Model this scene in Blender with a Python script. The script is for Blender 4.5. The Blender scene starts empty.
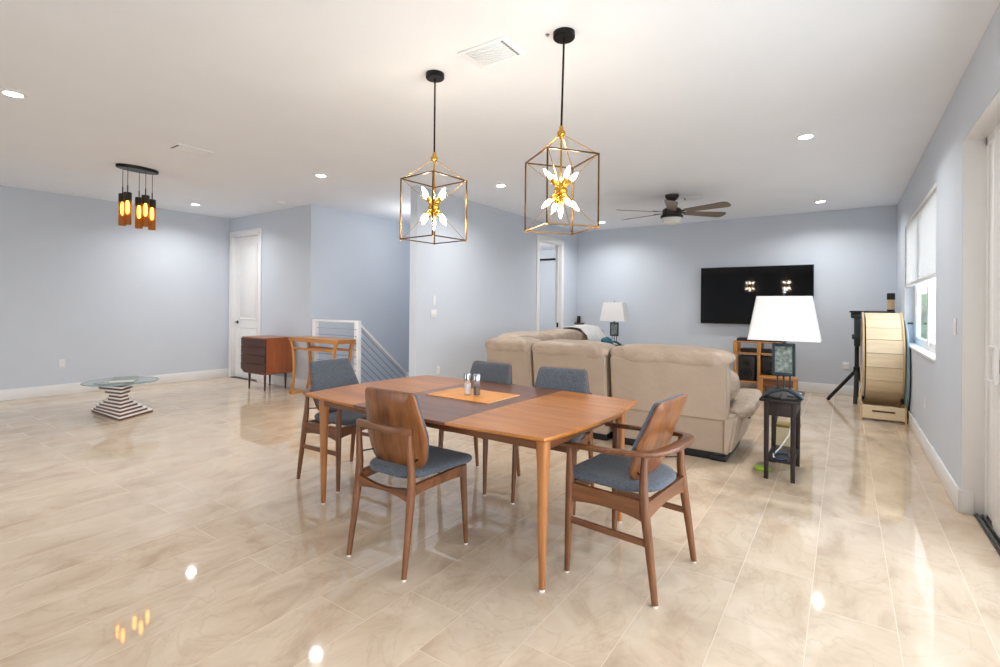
import bpy, bmesh, math, random
from mathutils import Vector, Matrix
PI = math.pi
random.seed(4)
scene = bpy.context.scene
C = scene.collection
CEIL = 2.886
XR, XL, YT, XS, XD, YD = 0.639, -9.27, 9.417, -6.82, -4.56, 4.685

# ------------------------------------------------------------------ materials
def lin(c):
    return tuple(((v/255.0)/12.92 if v/255.0 <= .04045 else ((v/255.0+.055)/1.055)**2.4) for v in c) + (1.0,)

def newmat(name):
    m = bpy.data.materials.new(name); m.use_nodes = True
    nt = m.node_tree
    return m, nt, nt.nodes, nt.links, nt.nodes['Principled BSDF']

def flat(name, rgb, rough=.5, metal=0.0, noise=.04, scale=8.0, bump=0.0, bscale=60.0, bdist=.02, coat=0.0, spec=None):
    m, nt, N, L, b = newmat(name)
    tc = N.new('ShaderNodeTexCoord')
    nz = N.new('ShaderNodeTexNoise'); nz.inputs['Scale'].default_value = scale; nz.inputs['Detail'].default_value = 4
    L.new(tc.outputs['Object'], nz.inputs['Vector'])
    r = N.new('ShaderNodeValToRGB')
    c = lin(rgb)
    r.color_ramp.elements[0].position = .3; r.color_ramp.elements[1].position = .7
    r.color_ramp.elements[0].color = tuple(max(0, v*(1-noise)) for v in c[:3])+(1,)
    r.color_ramp.elements[1].color = tuple(min(1, v*(1+noise)) for v in c[:3])+(1,)
    L.new(nz.outputs['Fac'], r.inputs['Fac']); L.new(r.outputs['Color'], b.inputs['Base Color'])
    b.inputs['Roughness'].default_value = rough; b.inputs['Metallic'].default_value = metal
    b.inputs['Coat Weight'].default_value = coat
    if spec is not None: b.inputs['Specular IOR Level'].default_value = spec
    if bump:
        n2 = N.new('ShaderNodeTexNoise'); n2.inputs['Scale'].default_value = bscale; n2.inputs['Detail'].default_value = 5
        L.new(tc.outputs['Object'], n2.inputs['Vector'])
        bp = N.new('ShaderNodeBump'); bp.inputs['Strength'].default_value = bump; bp.inputs['Distance'].default_value = bdist
        L.new(n2.outputs['Fac'], bp.inputs['Height']); L.new(bp.outputs['Normal'], b.inputs['Normal'])
    return m

def wood(name, dark, light, rough=.38, axis=0, scale=3.0, stretch=14.0, coat=.15):
    """grain runs along local axis"""
    m, nt, N, L, b = newmat(name)
    tc = N.new('ShaderNodeTexCoord'); mp = N.new('ShaderNodeMapping')
    s = [scale*stretch]*3; s[axis] = scale
    mp.inputs['Scale'].default_value = s
    L.new(tc.outputs['Object'], mp.inputs['Vector'])
    nz = N.new('ShaderNodeTexNoise'); nz.inputs['Scale'].default_value = 1.0; nz.inputs['Detail'].default_value = 6; nz.inputs['Distortion'].default_value = .6
    L.new(mp.outputs['Vector'], nz.inputs['Vector'])
    n2 = N.new('ShaderNodeTexNoise'); n2.inputs['Scale'].default_value = .28; n2.inputs['Detail'].default_value = 3
    L.new(mp.outputs['Vector'], n2.inputs['Vector'])
    mx = N.new('ShaderNodeMath'); mx.operation = 'MULTIPLY_ADD'; mx.inputs[1].default_value = .55
    ml = N.new('ShaderNodeMath'); ml.operation = 'MULTIPLY'; ml.inputs[1].default_value = .45
    L.new(n2.outputs['Fac'], ml.inputs[0]); L.new(nz.outputs['Fac'], mx.inputs[0]); L.new(ml.outputs[0], mx.inputs[2])
    r = N.new('ShaderNodeValToRGB'); r.color_ramp.elements[0].position = .36; r.color_ramp.elements[1].position = .64
    r.color_ramp.elements[0].color = lin(dark); r.color_ramp.elements[1].color = lin(light)
    L.new(mx.outputs[0], r.inputs['Fac']); L.new(r.outputs['Color'], b.inputs['Base Color'])
    b.inputs['Roughness'].default_value = rough; b.inputs['Coat Weight'].default_value = coat; b.inputs['Coat Roughness'].default_value = .25
    bp = N.new('ShaderNodeBump'); bp.inputs['Strength'].default_value = .06; bp.inputs['Distance'].default_value = .01
    L.new(nz.outputs['Fac'], bp.inputs['Height']); L.new(bp.outputs['Normal'], b.inputs['Normal'])
    return m

def fabric(name, c1, c2, scale=170.0, rough=.95, bump=.5):
    m, nt, N, L, b = newmat(name)
    tc = N.new('ShaderNodeTexCoord')
    v = N.new('ShaderNodeTexVoronoi'); v.inputs['Scale'].default_value = scale
    L.new(tc.outputs['Object'], v.inputs['Vector'])
    r = N.new('ShaderNodeValToRGB'); r.color_ramp.elements[0].position = .15; r.color_ramp.elements[1].position = .75
    r.color_ramp.elements[0].color = lin(c2); r.color_ramp.elements[1].color = lin(c1)
    L.new(v.outputs['Distance'], r.inputs['Fac']); L.new(r.outputs['Color'], b.inputs['Base Color'])
    b.inputs['Roughness'].default_value = rough; b.inputs['Specular IOR Level'].default_value = .2
    b.inputs['Sheen Weight'].default_value = .2
    bp = N.new('ShaderNodeBump'); bp.inputs['Strength'].default_value = bump; bp.inputs['Distance'].default_value = .003
    L.new(v.outputs['Distance'], bp.inputs['Height']); L.new(bp.outputs['Normal'], b.inputs['Normal'])
    return m

def emis(name, rgb, strength, base=None):
    m, nt, N, L, b = newmat(name)
    b.inputs['Base Color'].default_value = lin(base or rgb)
    b.inputs['Emission Color'].default_value = lin(rgb)
    b.inputs['Emission Strength'].default_value = strength
    return m

def glass(name, tint=(255, 255, 255), gloss=.06, rough=0.0, body=None, bodyfac=0.0):
    m, nt, N, L, b = newmat(name)
    N.remove(b)
    out = N['Material Output']
    t = N.new('ShaderNodeBsdfTransparent'); t.inputs['Color'].default_value = lin(tint)
    g = N.new('ShaderNodeBsdfGlossy'); g.inputs['Roughness'].default_value = rough
    lw = N.new('ShaderNodeLayerWeight'); lw.inputs['Blend'].default_value = .5
    pw = N.new('ShaderNodeMath'); pw.operation = 'POWER'; pw.inputs[1].default_value = 4.0
    fr = N.new('ShaderNodeMath'); fr.operation = 'MULTIPLY_ADD'; fr.inputs[1].default_value = .75; fr.inputs[2].default_value = .04
    L.new(lw.outputs['Facing'], pw.inputs[0]); L.new(pw.outputs[0], fr.inputs[0])
    mx = N.new('ShaderNodeMixShader')
    L.new(fr.outputs[0], mx.inputs[0]); L.new(t.outputs[0], mx.inputs[1]); L.new(g.outputs[0], mx.inputs[2])
    last = mx
    if body:
        d = N.new('ShaderNodeBsdfDiffuse'); d.inputs['Color'].default_value = lin(body)
        m2 = N.new('ShaderNodeMixShader'); m2.inputs[0].default_value = bodyfac
        L.new(mx.outputs[0], m2.inputs[1]); L.new(d.outputs[0], m2.inputs[2]); last = m2
    L.new(last.outputs[0], out.inputs['Surface'])
    return m

def cloth(name, rgb, tr):
    m, nt, N, L, b = newmat(name)
    b.inputs['Base Color'].default_value = lin(rgb); b.inputs['Roughness'].default_value = .9
    t = N.new('ShaderNodeBsdfTranslucent'); t.inputs['Color'].default_value = lin(rgb)
    mx = N.new('ShaderNodeMixShader'); mx.inputs[0].default_value = tr
    L.new(b.outputs[0], mx.inputs[1]); L.new(t.outputs[0], mx.inputs[2]); L.new(mx.outputs[0], N['Material Output'].inputs['Surface'])
    return m

def marble():
    m, nt, N, L, b = newmat('marble_tile')
    tc = N.new('ShaderNodeTexCoord')
    sx = N.new('ShaderNodeSeparateXYZ'); L.new(tc.outputs['Object'], sx.inputs[0])
    cx = N.new('ShaderNodeCombineXYZ')
    ay = N.new('ShaderNodeMath'); ay.operation = 'ADD'; ay.inputs[1].default_value = -.466+1.214*20
    ax = N.new('ShaderNodeMath'); ax.operation = 'ADD'; ax.inputs[1].default_value = .117+.307*40
    L.new(sx.outputs['Y'], ay.inputs[0]); L.new(sx.outputs['X'], ax.inputs[0])
    L.new(ay.outputs[0], cx.inputs['X']); L.new(ax.outputs[0], cx.inputs['Y'])
    br = N.new('ShaderNodeTexBrick')
    br.offset = .22; br.offset_frequency = 2; br.squash = 1
    br.inputs['Color1'].default_value = (0, 0, 0, 1); br.inputs['Color2'].default_value = (1, 1, 1, 1)
    br.inputs['Mortar'].default_value = (.5, .5, .5, 1)
    br.inputs['Scale'].default_value = 1.0; br.inputs['Mortar Size'].default_value = .0013
    br.inputs['Mortar Smooth'].default_value = .1; br.inputs['Bias'].default_value = 0
    br.inputs['Brick Width'].default_value = 1.214; br.inputs['Row Height'].default_value = .307
    L.new(cx.outputs[0], br.inputs['Vector'])
    # per-tile shift of the veining
    vm = N.new('ShaderNodeVectorMath'); vm.operation = 'MULTIPLY_ADD'
    vm.inputs[1].default_value = (7, 11, 5)
    L.new(br.outputs['Color'], vm.inputs[0]); L.new(tc.outputs['Object'], vm.inputs[2])
    mp = N.new('ShaderNodeMapping'); mp.inputs['Scale'].default_value = (2.3, 1.5, 1); mp.inputs['Rotation'].default_value = (0, 0, .5)
    L.new(vm.outputs[0], mp.inputs['Vector'])
    n1 = N.new('ShaderNodeTexNoise'); n1.inputs['Scale'].default_value = 1.6; n1.inputs['Detail'].default_value = 9; n1.inputs['Roughness'].default_value = .62; n1.inputs['Distortion'].default_value = .7
    L.new(mp.outputs[0], n1.inputs['Vector'])
    r1 = N.new('ShaderNodeValToRGB'); e = r1.color_ramp.elements
    e[0].position = .30; e[0].color = lin((188, 165, 140)); e[1].position = .70; e[1].color = lin((222, 204, 181))
    k = e.new(.47); k.color = lin((208, 187, 162))
    L.new(n1.outputs['Fac'], r1.inputs['Fac'])
    # thin veins
    n2 = N.new('ShaderNodeTexNoise'); n2.inputs['Scale'].default_value = 1.1; n2.inputs['Detail'].default_value = 7; n2.inputs['Distortion'].default_value = 2.2
    L.new(mp.outputs[0], n2.inputs['Vector'])
    sb = N.new('ShaderNodeMath'); sb.operation = 'SUBTRACT'; sb.inputs[1].default_value = .5
    ab = N.new('ShaderNodeMath'); ab.operation = 'ABSOLUTE'
    L.new(n2.outputs['Fac'], sb.inputs[0]); L.new(sb.outputs[0], ab.inputs[0])
    r2 = N.new('ShaderNodeValToRGB'); r2.color_ramp.elements[0].position = 0; r2.color_ramp.elements[0].color = (1, 1, 1, 1)
    r2.color_ramp.elements[1].position = .022; r2.color_ramp.elements[1].color = (0, 0, 0, 1)
    L.new(ab.outputs[0], r2.inputs['Fac'])
    mxv = N.new('ShaderNodeMix'); mxv.data_type = 'RGBA'; mxv.inputs['B'].default_value = lin((176, 150, 126))
    fv = N.new('ShaderNodeMath'); fv.operation = 'MULTIPLY'; fv.inputs[1].default_value = .24
    L.new(r2.outputs['Color'], fv.inputs[0]); L.new(fv.outputs[0], mxv.inputs['Factor']); L.new(r1.outputs['Color'], mxv.inputs['A'])
    # tile-to-tile tone
    hv = N.new('ShaderNodeHueSaturation')
    tv = N.new('ShaderNodeMapRange'); tv.inputs['To Min'].default_value = .96; tv.inputs['To Max'].default_value = 1.03
    L.new(br.outputs['Color'], tv.inputs['Value']); L.new(tv.outputs[0], hv.inputs['Value']); L.new(mxv.outputs['Result'], hv.inputs['Color'])
    mg = N.new('ShaderNodeMix'); mg.data_type = 'RGBA'; mg.inputs['B'].default_value = lin((212, 195, 173))
    L.new(br.outputs['Fac'], mg.inputs['Factor']); L.new(hv.outputs['Color'], mg.inputs['A'])
    L.new(mg.outputs['Result'], b.inputs['Base Color'])
    rr = N.new('ShaderNodeMapRange'); rr.inputs['To Min'].default_value = .035; rr.inputs['To Max'].default_value = .5
    L.new(br.outputs['Fac'], rr.inputs['Value']); L.new(rr.outputs[0], b.inputs['Roughness'])
    b.inputs['IOR'].default_value = 1.72
    bp = N.new('ShaderNodeBump'); bp.inputs['Strength'].default_value = .12; bp.inputs['Distance'].default_value = .002; bp.invert = True
    L.new(br.outputs['Fac'], bp.inputs['Height']); L.new(bp.outputs['Normal'], b.inputs['Normal'])
    return m

M = {}
M['wall'] = flat('wall_paint', (201, 209, 220), .75, noise=.012, scale=2, bump=.03, bscale=240)
M['ceil'] = flat('ceiling_paint', (238, 243, 250), .8, noise=.01, scale=2, bump=.03, bscale=200)
M['trim'] = flat('white_trim', (233, 234, 235), .4, noise=.01)
M['vinyl'] = flat('white_vinyl', (238, 239, 240), .35, noise=.01)
M['floor'] = marble()
M['teak'] = wood('teak', (84, 49, 28), (130, 81, 45), .36)
M['teak_y'] = wood('teak_y', (84, 49, 28), (130, 81, 45), .36, axis=1)
M['teak_z'] = wood('teak_z', (84, 49, 28), (132, 83, 47), .36, axis=2)
M['shell'] = wood('teak_shell', (96, 55, 28), (150, 93, 48), .33, axis=2, scale=2.4, stretch=16)
M['leaf'] = wood('teak_leaf', (150, 88, 34), (194, 126, 56), .30, axis=0, scale=2.2, stretch=8, coat=.03)
M['leaf_mid'] = wood('teak_leaf_mid', (92, 54, 38), (124, 78, 52), .30, axis=0, scale=2.2, stretch=8, coat=.03)
M['edge'] = wood('teak_leg', (146, 90, 46), (182, 122, 70), .38, axis=2)
M['grey_fab'] = fabric('grey_upholstery', (70, 78, 88), (106, 113, 122))
M['glide'] = flat('white_glide', (225, 222, 215), .5)
M['black'] = flat('black_metal', (24, 23, 22), .38, metal=.6, noise=.02)
M['blackpl'] = flat('black_plastic', (17, 17, 18), .45, noise=.05)
M['gold'] = flat('brushed_gold', (214, 158, 66), .22, metal=1.0, noise=.03)
M['bulb'] = emis('lit_candle_bulb', (255, 238, 214), 95.0)
M['cagedark'] = flat('dark_bronze_bar', (104, 76, 42), .3, metal=.9)
M['bronze'] = flat('oiled_bronze', (58, 52, 48), .4, metal=.6)
M['leather'] = flat('taupe_leather', (172, 155, 139), .46, noise=.05, scale=5, bump=.25, bscale=16, spec=.4)
M['leather_s'] = flat('taupe_leather_soft', (174, 156, 139), .42, noise=.07, scale=7, bump=1.0, bscale=8, bdist=.035, spec=.45)
M['espresso'] = wood('espresso_wood', (22, 13, 11), (36, 21, 17), .5, axis=2, coat=0)
M['honey'] = wood('honey_wood', (176, 118, 58), (206, 150, 84), .4, axis=2)
M['honey_x'] = wood('honey_wood_x', (172, 112, 56), (204, 146, 84), .38, axis=0)
M['ply'] = wood('birch_plywood', (222, 200, 164), (236, 219, 188), .45, axis=0, stretch=8)
M['plyrim'] = wood('plywood_rim', (196, 164, 118), (214, 186, 142), .45, axis=2, stretch=8)
M['carpet'] = flat('navy_lining', (52, 58, 70), .95, bump=.5, bscale=180)
M['chest_front'] = wood('dark_teak_front', (62, 34, 26), (86, 48, 36), .5, axis=0, coat=0)
M['chest_side'] = wood('teak_side', (140, 76, 44), (170, 98, 58), .34, axis=2)
M['steel'] = flat('cable_steel', (120, 124, 130), .35, metal=.9)
M['white_metal'] = flat('white_metal', (236, 238, 241), .4)
M['shade'] = flat('white_lamp_shade', (238, 238, 240), .8, noise=.01, bump=.08, bscale=220)
M['lampmetal'] = flat('dark_pewter', (56, 68, 74), .38, metal=.7)
M['patina'] = flat('patina_panel', (128, 140, 136), .55, metal=.4, noise=.55, scale=34, bump=.8, bscale=40)
M['screen'] = flat('tv_screen', (5, 5, 6), .035, noise=.02, spec=.4)
M['glass'] = glass('clear_glass')
M['tglass'] = glass('table_glass', (240, 247, 248), body=(216, 226, 230), bodyfac=.10)
M['glassedge'] = flat('glass_edge', (120, 150, 152), .15)
M['amber'] = glass('amber_glass', (255, 226, 172), body=(140, 92, 44), bodyfac=.2)
M['filament'] = emis('amber_filament', (255, 220, 140), 9.0)
M['led'] = emis('lit_downlight', (255, 246, 232), 30.0)
M['slatw'] = flat('white_slat', (240, 238, 236), .45)
M['slatb'] = flat('brown_slat', (98, 62, 44), .45)
M['mat_or'] = wood('bamboo_mat', (206, 130, 44), (228, 156, 68), .5, axis=1, scale=6, stretch=12)
M['fringe'] = flat('mat_edge', (232, 206, 160), .7)
M['salt'] = flat('salt', (240, 240, 238), .9)
M['pepper'] = flat('ground_pepper', (104, 98, 92), .95, noise=.5, scale=300)
M['chrome'] = flat('chrome_cap', (190, 190, 192), .15, metal=1.0)
M['teal'] = flat('dusty_teal_foam', (136, 160, 170), .8, bump=.1)
M['tealfab'] = flat('teal_pillow_fabric', (44, 96, 112), .95, noise=.5, scale=24, bump=.3, bscale=150)
M['throw'] = flat('white_fleece', (240, 240, 240), 1.0, bump=.8, bscale=130)
M['cream'] = flat('cream_card', (214, 204, 170), .8)
M['olive'] = flat('olive_card', (140, 122, 66), .8)
M['lime'] = flat('lime_rubber', (160, 208, 60), .5)
M['cablew'] = flat('white_cable', (232, 232, 230), .5)
M['cableb'] = flat('blue_cable', (46, 84, 120), .5)
M['plate'] = flat('white_plate', (226, 228, 232), .4)
M['taupe'] = wood('taupe_blade', (108, 96, 84), (130, 117, 103), .5, axis=0, stretch=10)
M['opal'] = flat('opal_glass', (226, 228, 222), .25)
M['bookw'] = flat('book_pages', (232, 230, 222), .8)
M['bookc'] = flat('grey_green_cover', (136, 152, 146), .45)
M['blind'] = cloth('cellular_shade_cloth', (238, 238, 238), .5)
M['alu'] = flat('aluminium_track', (104, 106, 108), .4, metal=.7)
M['leafm'] = flat('tree_leaves', (104, 132, 74), .7, noise=.4, scale=6)
M['bark'] = flat('tree_bark', (96, 80, 64), .9, bump=.5)
M['ground'] = flat('outside_ground', (206, 206, 200), .9, noise=.1, scale=.6)
M['vent_shade'] = flat('vent_shadow', (120, 120, 120), .7)  # grey that paints shade into the vent gaps

# ------------------------------------------------------------------ mesh helpers
def add(bm, tmp, mx=None):
    if mx is not None: bmesh.ops.transform(tmp, matrix=mx, verts=tmp.verts)
    me = bpy.data.meshes.new('tmp'); tmp.to_mesh(me); tmp.free()
    bm.from_mesh(me); bpy.data.meshes.remove(me)

def T(x=0, y=0, z=0): return Matrix.Translation((x, y, z))
def RZ(a): return Matrix.Rotation(a, 4, 'Z')
def RX(a): return Matrix.Rotation(a, 4, 'X')
def RY(a): return Matrix.Rotation(a, 4, 'Y')

def box(bm, x0, x1, y0, y1, z0, z1, bev=0.0, seg=2, mx=None):
    t = bmesh.new(); bmesh.ops.create_cube(t, size=1)
    bmesh.ops.scale(t, vec=(x1-x0, y1-y0, z1-z0), verts=t.verts)
    if bev > 0:
        bmesh.ops.bevel(t, geom=list(t.edges), offset=min(bev, .49*min(x1-x0, y1-y0, z1-z0)), segments=seg, profile=.5, affect='EDGES')
    bmesh.ops.translate(t, vec=((x0+x1)/2, (y0+y1)/2, (z0+z1)/2), verts=t.verts)
    add(bm, t, mx)

def sweep(bm, pts, sec, up=(0, 0, 1), closed=False, mx=None, scales=None):
    """sec: list of (a,b) section points (a along side, b along up); scales: per point (sa,sb)"""
    t = bmesh.new(); pts = [Vector(p) for p in pts]; n = len(pts); rings = []
    for i, p in enumerate(pts):
        if closed: tg = pts[(i+1) % n]-pts[i-1]
        else: tg = pts[min(i+1, n-1)]-pts[max(i-1, 0)]
        tg.normalize(); u = Vector(up)
        if abs(tg.dot(u)) > .98: u = Vector((0, 1, 0)) if abs(tg.y) < .9 else Vector((1, 0, 0))
        sd = tg.cross(u).normalized(); uu = sd.cross(tg).normalized()
        s = scales[i] if scales else (1, 1)
        if not isinstance(s, tuple): s = (s, s)
        rings.append([t.verts.new(p+sd*a*s[0]+uu*b*s[1]) for a, b in sec])
    m = len(sec); rng = range(n if closed else n-1)
    for i in rng:
        A, B = rings[i], rings[(i+1) % n]
        for j in range(m):
            t.faces.new((A[j], A[(j+1) % m], B[(j+1) % m], B[j]))
    if not closed:
        t.faces.new(list(reversed(rings[0]))); t.faces.new(rings[-1])
    bmesh.ops.recalc_face_normals(t, faces=t.faces)
    add(bm, t, mx)

def circ(r, n=12, rb=None):
    rb = rb or r
    return [(r*math.cos(2*PI*i/n), rb*math.sin(2*PI*i/n)) for i in range(n)]
def rect(a, b, r=.2):
    """rounded rectangle section a x b"""
    q = min(a, b)*r; o = []
    for sx, sy, st in ((1, 1, 0), (-1, 1, 1), (-1, -1, 2), (1, -1, 3)):
        for k in range(3):
            an = PI/2*(st+k/2)
            o.append((sx*(a/2-q)+q*math.cos(an), sy*(b/2-q)+q*math.sin(an)))
    return o

def tube(bm, pts, r, n=12, mx=None, closed=False):
    rs = r if isinstance(r, (list, tuple)) else [r]*len(pts)
    sweep(bm, pts, circ(1.0, n), mx=mx, closed=closed, scales=list(rs))

def lathe(bm, prof, n=28, mx=None, sy=1.0):
    t = bmesh.new(); rings = []
    for r, z in prof:
        if r < 1e-6: rings.append([t.verts.new((0, 0, z))])
        else: rings.append([t.verts.new((r*math.cos(2*PI*i/n), sy*r*math.sin(2*PI*i/n), z)) for i in range(n)])
    for A, B in zip(rings, rings[1:]):
        for i in range(n):
            j = (i+1) % n
            if len(A) == 1 and len(B) == 1: continue
            if len(A) == 1: t.faces.new((A[0], B[i], B[j]))
            elif len(B) == 1: t.faces.new((A[i], A[j], B[0]))
            else: t.faces.new((A[i], A[j], B[j], B[i]))
    for R, fl in ((rings[0], 1), (rings[-1], 0)):
        if len(R) > 1: t.faces.new(list(reversed(R)) if fl else R)
    bmesh.ops.recalc_face_normals(t, faces=t.faces)
    add(bm, t, mx)

def prism(bm, poly, z0, z1, mx=None):
    t = bmesh.new()
    a = [t.verts.new((x, y, z0)) for x, y in poly]; b = [t.verts.new((x, y, z1)) for x, y in poly]
    n = len(poly)
    t.faces.new(list(reversed(a))); t.faces.new(b)
    for i in range(n): t.faces.new((a[i], a[(i+1) % n], b[(i+1) % n], b[i]))
    bmesh.ops.recalc_face_normals(t, faces=t.faces)
    add(bm, t, mx)

def roundpoly(corners, radii, seg=6):
    o = []; n = len(corners)
    if not isinstance(radii, (list, tuple)): radii = [radii]*n
    for i in range(n):
        p = Vector(corners[i]); a = (Vector(corners[i-1])-p); b = (Vector(corners[(i+1) % n])-p)
        ang = a.angle(b); r = radii[i]; d = min(r/math.tan(ang/2), a.length*.49, b.length*.49); r = d*math.tan(ang/2)
        p0 = p+a.normalized()*d; p1 = p+b.normalized()*d
        c = p+(a.normalized()+b.normalized()).normalized()*(r/math.sin(ang/2))
        v0 = p0-c; v1 = p1-c
        for k in range(seg+1):
            f = k/seg; w = (v0*(1-f)+v1*f)
            o.append(tuple(c+w.normalized()*r))
    return o

def pad(bm, outline, prof, mx=None, fn=None):
    """loft of an outline scaled about its centre: prof = [(scale, z)...]"""
    t = bmesh.new(); cx = sum(p[0] for p in outline)/len(outline); cy = sum(p[1] for p in outline)/len(outline)
    rings = []
    for s, z in prof:
        if s < 1e-6: rings.append([t.verts.new((cx, cy, z))])
        else: rings.append([t.verts.new((cx+(x-cx)*s, cy+(y-cy)*s, z)) for x, y in outline])
    n = len(outline)
    for A, B in zip(rings, rings[1:]):
        for i in range(n):
            j = (i+1) % n
            if len(A) == 1: t.faces.new((A[0], B[i], B[j]))
            elif len(B) == 1: t.faces.new((A[i], A[j], B[0]))
            else: t.faces.new((A[i], A[j], B[j], B[i]))
    if fn:
        for v in t.verts: v.co = Vector(fn(*v.co))
    bmesh.ops.recalc_face_normals(t, faces=t.faces)
    add(bm, t, mx)

def superel(bm, sx, sy, sz, e1=.5, e2=.35, mx=None, nu=40, nv=20, wob=0.0, seed=0):
    t = bmesh.new(); rnd = random.Random(seed)
    ph = [(rnd.uniform(3, 9), rnd.uniform(3, 9), rnd.uniform(0, 6)) for _ in range(4)]
    def pw(c, e): return math.copysign(abs(c)**e, c)
    rows = []
    for i in range(nv+1):
        v = -PI/2+PI*i/nv; row = []
        m_ = 1 if i in (0, nv) else nu
        for j in range(m_):
            u = -PI+2*PI*j/nu
            p = Vector((sx/2*pw(math.cos(v), e1)*pw(math.cos(u), e2), sy/2*pw(math.cos(v), e1)*pw(math.sin(u), e2), sz/2*pw(math.sin(v), e1)))
            if wob:
                w = sum(math.sin(a*p.x*3+b*p.y*4+c+3*p.z*a) for a, b, c in ph)/4+.35*sum(math.sin(a*p.x*9+b*p.y*7+c*2) for a, b, c in ph[:2])/2
                p *= 1+wob*w*min(1, .18/max(p.length, .01)*2)
            row.append(t.verts.new(p))
        rows.append(row)
    for A, B in zip(rows, rows[1:]):
        for j in range(nu):
            k = (j+1) % nu
            if len(A) == 1: t.faces.new((A[0], B[k], B[j]))
            elif len(B) == 1: t.faces.new((A[j], A[k], B[0]))
            else: t.faces.new((A[j], A[k], B[k], B[j]))
    bmesh.ops.recalc_face_normals(t, faces=t.faces)
    add(bm, t, mx)

def obj(name, bm, mat, parent=None, smooth=True, ang=35):
    me = bpy.data.meshes.new(name)
    bm.normal_update(); bm.to_mesh(me); bm.free()
    mats = mat if isinstance(mat, (list, tuple)) else [mat]
    for m in mats: me.materials.append(m)
    if smooth:
        for p in me.polygons: p.use_smooth = True
        try: me.set_sharp_from_angle(angle=math.radians(ang))
        except Exception: pass
    o = bpy.data.objects.new(name, me); C.objects.link(o)
    if parent: o.parent = parent
    return o

def B(): return bmesh.new()
def boxes(*bs, bev=0.0):
    bm = B()
    for b in bs: box(bm, *b, bev=bev)
    return bm

def thing(name, label, cat, loc=(0, 0, 0), rz=0.0, group=None):
    o = bpy.data.objects.new(name, None); o.empty_display_size = .1; C.objects.link(o)
    o.location = loc; o.rotation_euler = (0, 0, rz)
    o['label'] = label; o['category'] = cat
    if group: o['group'] = group
    return o
def tag(o, label, cat, group=None):
    o['label'] = label; o['category'] = cat
    if group: o['group'] = group
    return o
def struct(name, bm, mat, parent=None, **k):
    o = obj(name, bm, mat, parent, **k)
    if not parent: o['kind'] = 'structure'
    return o
def dup(root, loc, rz=0.0, label=None, group=None):
    r = root.copy(); C.objects.link(r); r.location = loc; r.rotation_euler = (0, 0, rz)
    if label: r['label'] = label
    if group: r['group'] = group
    for ch in list(root.children):
        c = ch.copy(); C.objects.link(c); c.parent = r
        for g in list(ch.children):
            d = g.copy(); C.objects.link(d); d.parent = c
    return r

# ------------------------------------------------------------------ room shell
FY0 = -5.6
struct('floor', boxes((XL-.2, XR+.22, FY0-.2, 4.74, -.2, 0), (XD-.12, XR+.22, 4.74, 12.2, -.2, 0), (-9.3, XD-.12, 7.4, 12.2, -.2, 0)), M['floor'], smooth=False)
struct('ceiling', boxes((XL-.2, XR+.22, FY0-.2, 12.3, CEIL, CEIL+.12)), M['ceil'], smooth=False)
struct('wall_left', boxes((XL-.15, XL, FY0-.2, YD+.15, 0, CEIL)), M['wall'], smooth=False)
# wall with the closed door
DX0, DX1, DZ = -9.155, -8.285, 2.545
struct('wall_entry', boxes((XL, DX0, YD, YD+.13, 0, CEIL), (DX1, XS, YD, YD+.13, 0, CEIL), (DX0, DX1, YD, YD+.13, DZ, CEIL)), M['wall'], smooth=False)
struct('wall_stairs', boxes((XS-.12, XS, YD+.13, 7.4, -2.2, CEIL), (XS, XD-.12, 7.28, 7.4, -2.2, CEIL), (XS-.12, XD, YD+.05, YD+.13, -2.2, -.2), (XS, XD-.12, YD+.13, 7.28, -2.3, -2.2)), M['wall'], smooth=False)
OY0, OY1, OZ = 7.83, 8.69, 2.54
struct('wall_hall', boxes((XD-.12, XD, 4.69, OY0, 0, CEIL), (XD-.12, XD, OY1, YT, 0, CEIL), (XD-.12, XD, OY0, OY1, OZ, CEIL), (XD-.12, XD-.02, 4.74, 7.3, -2.2, 0)), M['wall'], smooth=False)
struct('wall_tv', boxes((XD-.12, XR+.22, YT, YT+.15, 0, CEIL)), M['wall'], smooth=False)
WY0, WY1, WZ0, WZ1 = 5.57, 8.2, .89, 2.43
SY0, SY1, SZ = -2.6, 4.43, 2.45
TH = .15
struct('wall_right', boxes((XR, XR+TH, SY1, WY0, 0, CEIL), (XR, XR+TH, WY1, YT, 0, CEIL), (XR, XR+TH, WY0, WY1, 0, WZ0), (XR, XR+TH, WY0, WY1, WZ1, CEIL),
       (XR, XR+TH, SY0, SY1, SZ, CEIL), (XR, XR+TH, FY0, SY0, 0, CEIL)), M['wall'], smooth=False)
BX0, BX1, BZ0, BZ1 = -8.9, -5.5, .3, 2.45  # opening for the added back window
struct('wall_back', boxes((XL, BX0, FY0-.15, FY0, 0, CEIL), (BX1, XR+TH, FY0-.15, FY0, 0, CEIL), (BX0, BX1, FY0-.15, FY0, BZ1, CEIL), (BX0, BX1, FY0-.15, FY0, 0, BZ0)), M['wall'], smooth=False)
# room beyond the open doorway
struct('wall_annex', boxes((-9.3, XD-.12, 12.0, 12.15, 0, CEIL), (-9.3, -9.15, 7.4, 12.0, 0, CEIL), (-9.15, XS-.12, 7.3, 7.4, 0, CEIL), (XD-.12, XD, YT+.15, 12.0, 0, CEIL)), M['wall'], smooth=False)

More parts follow.
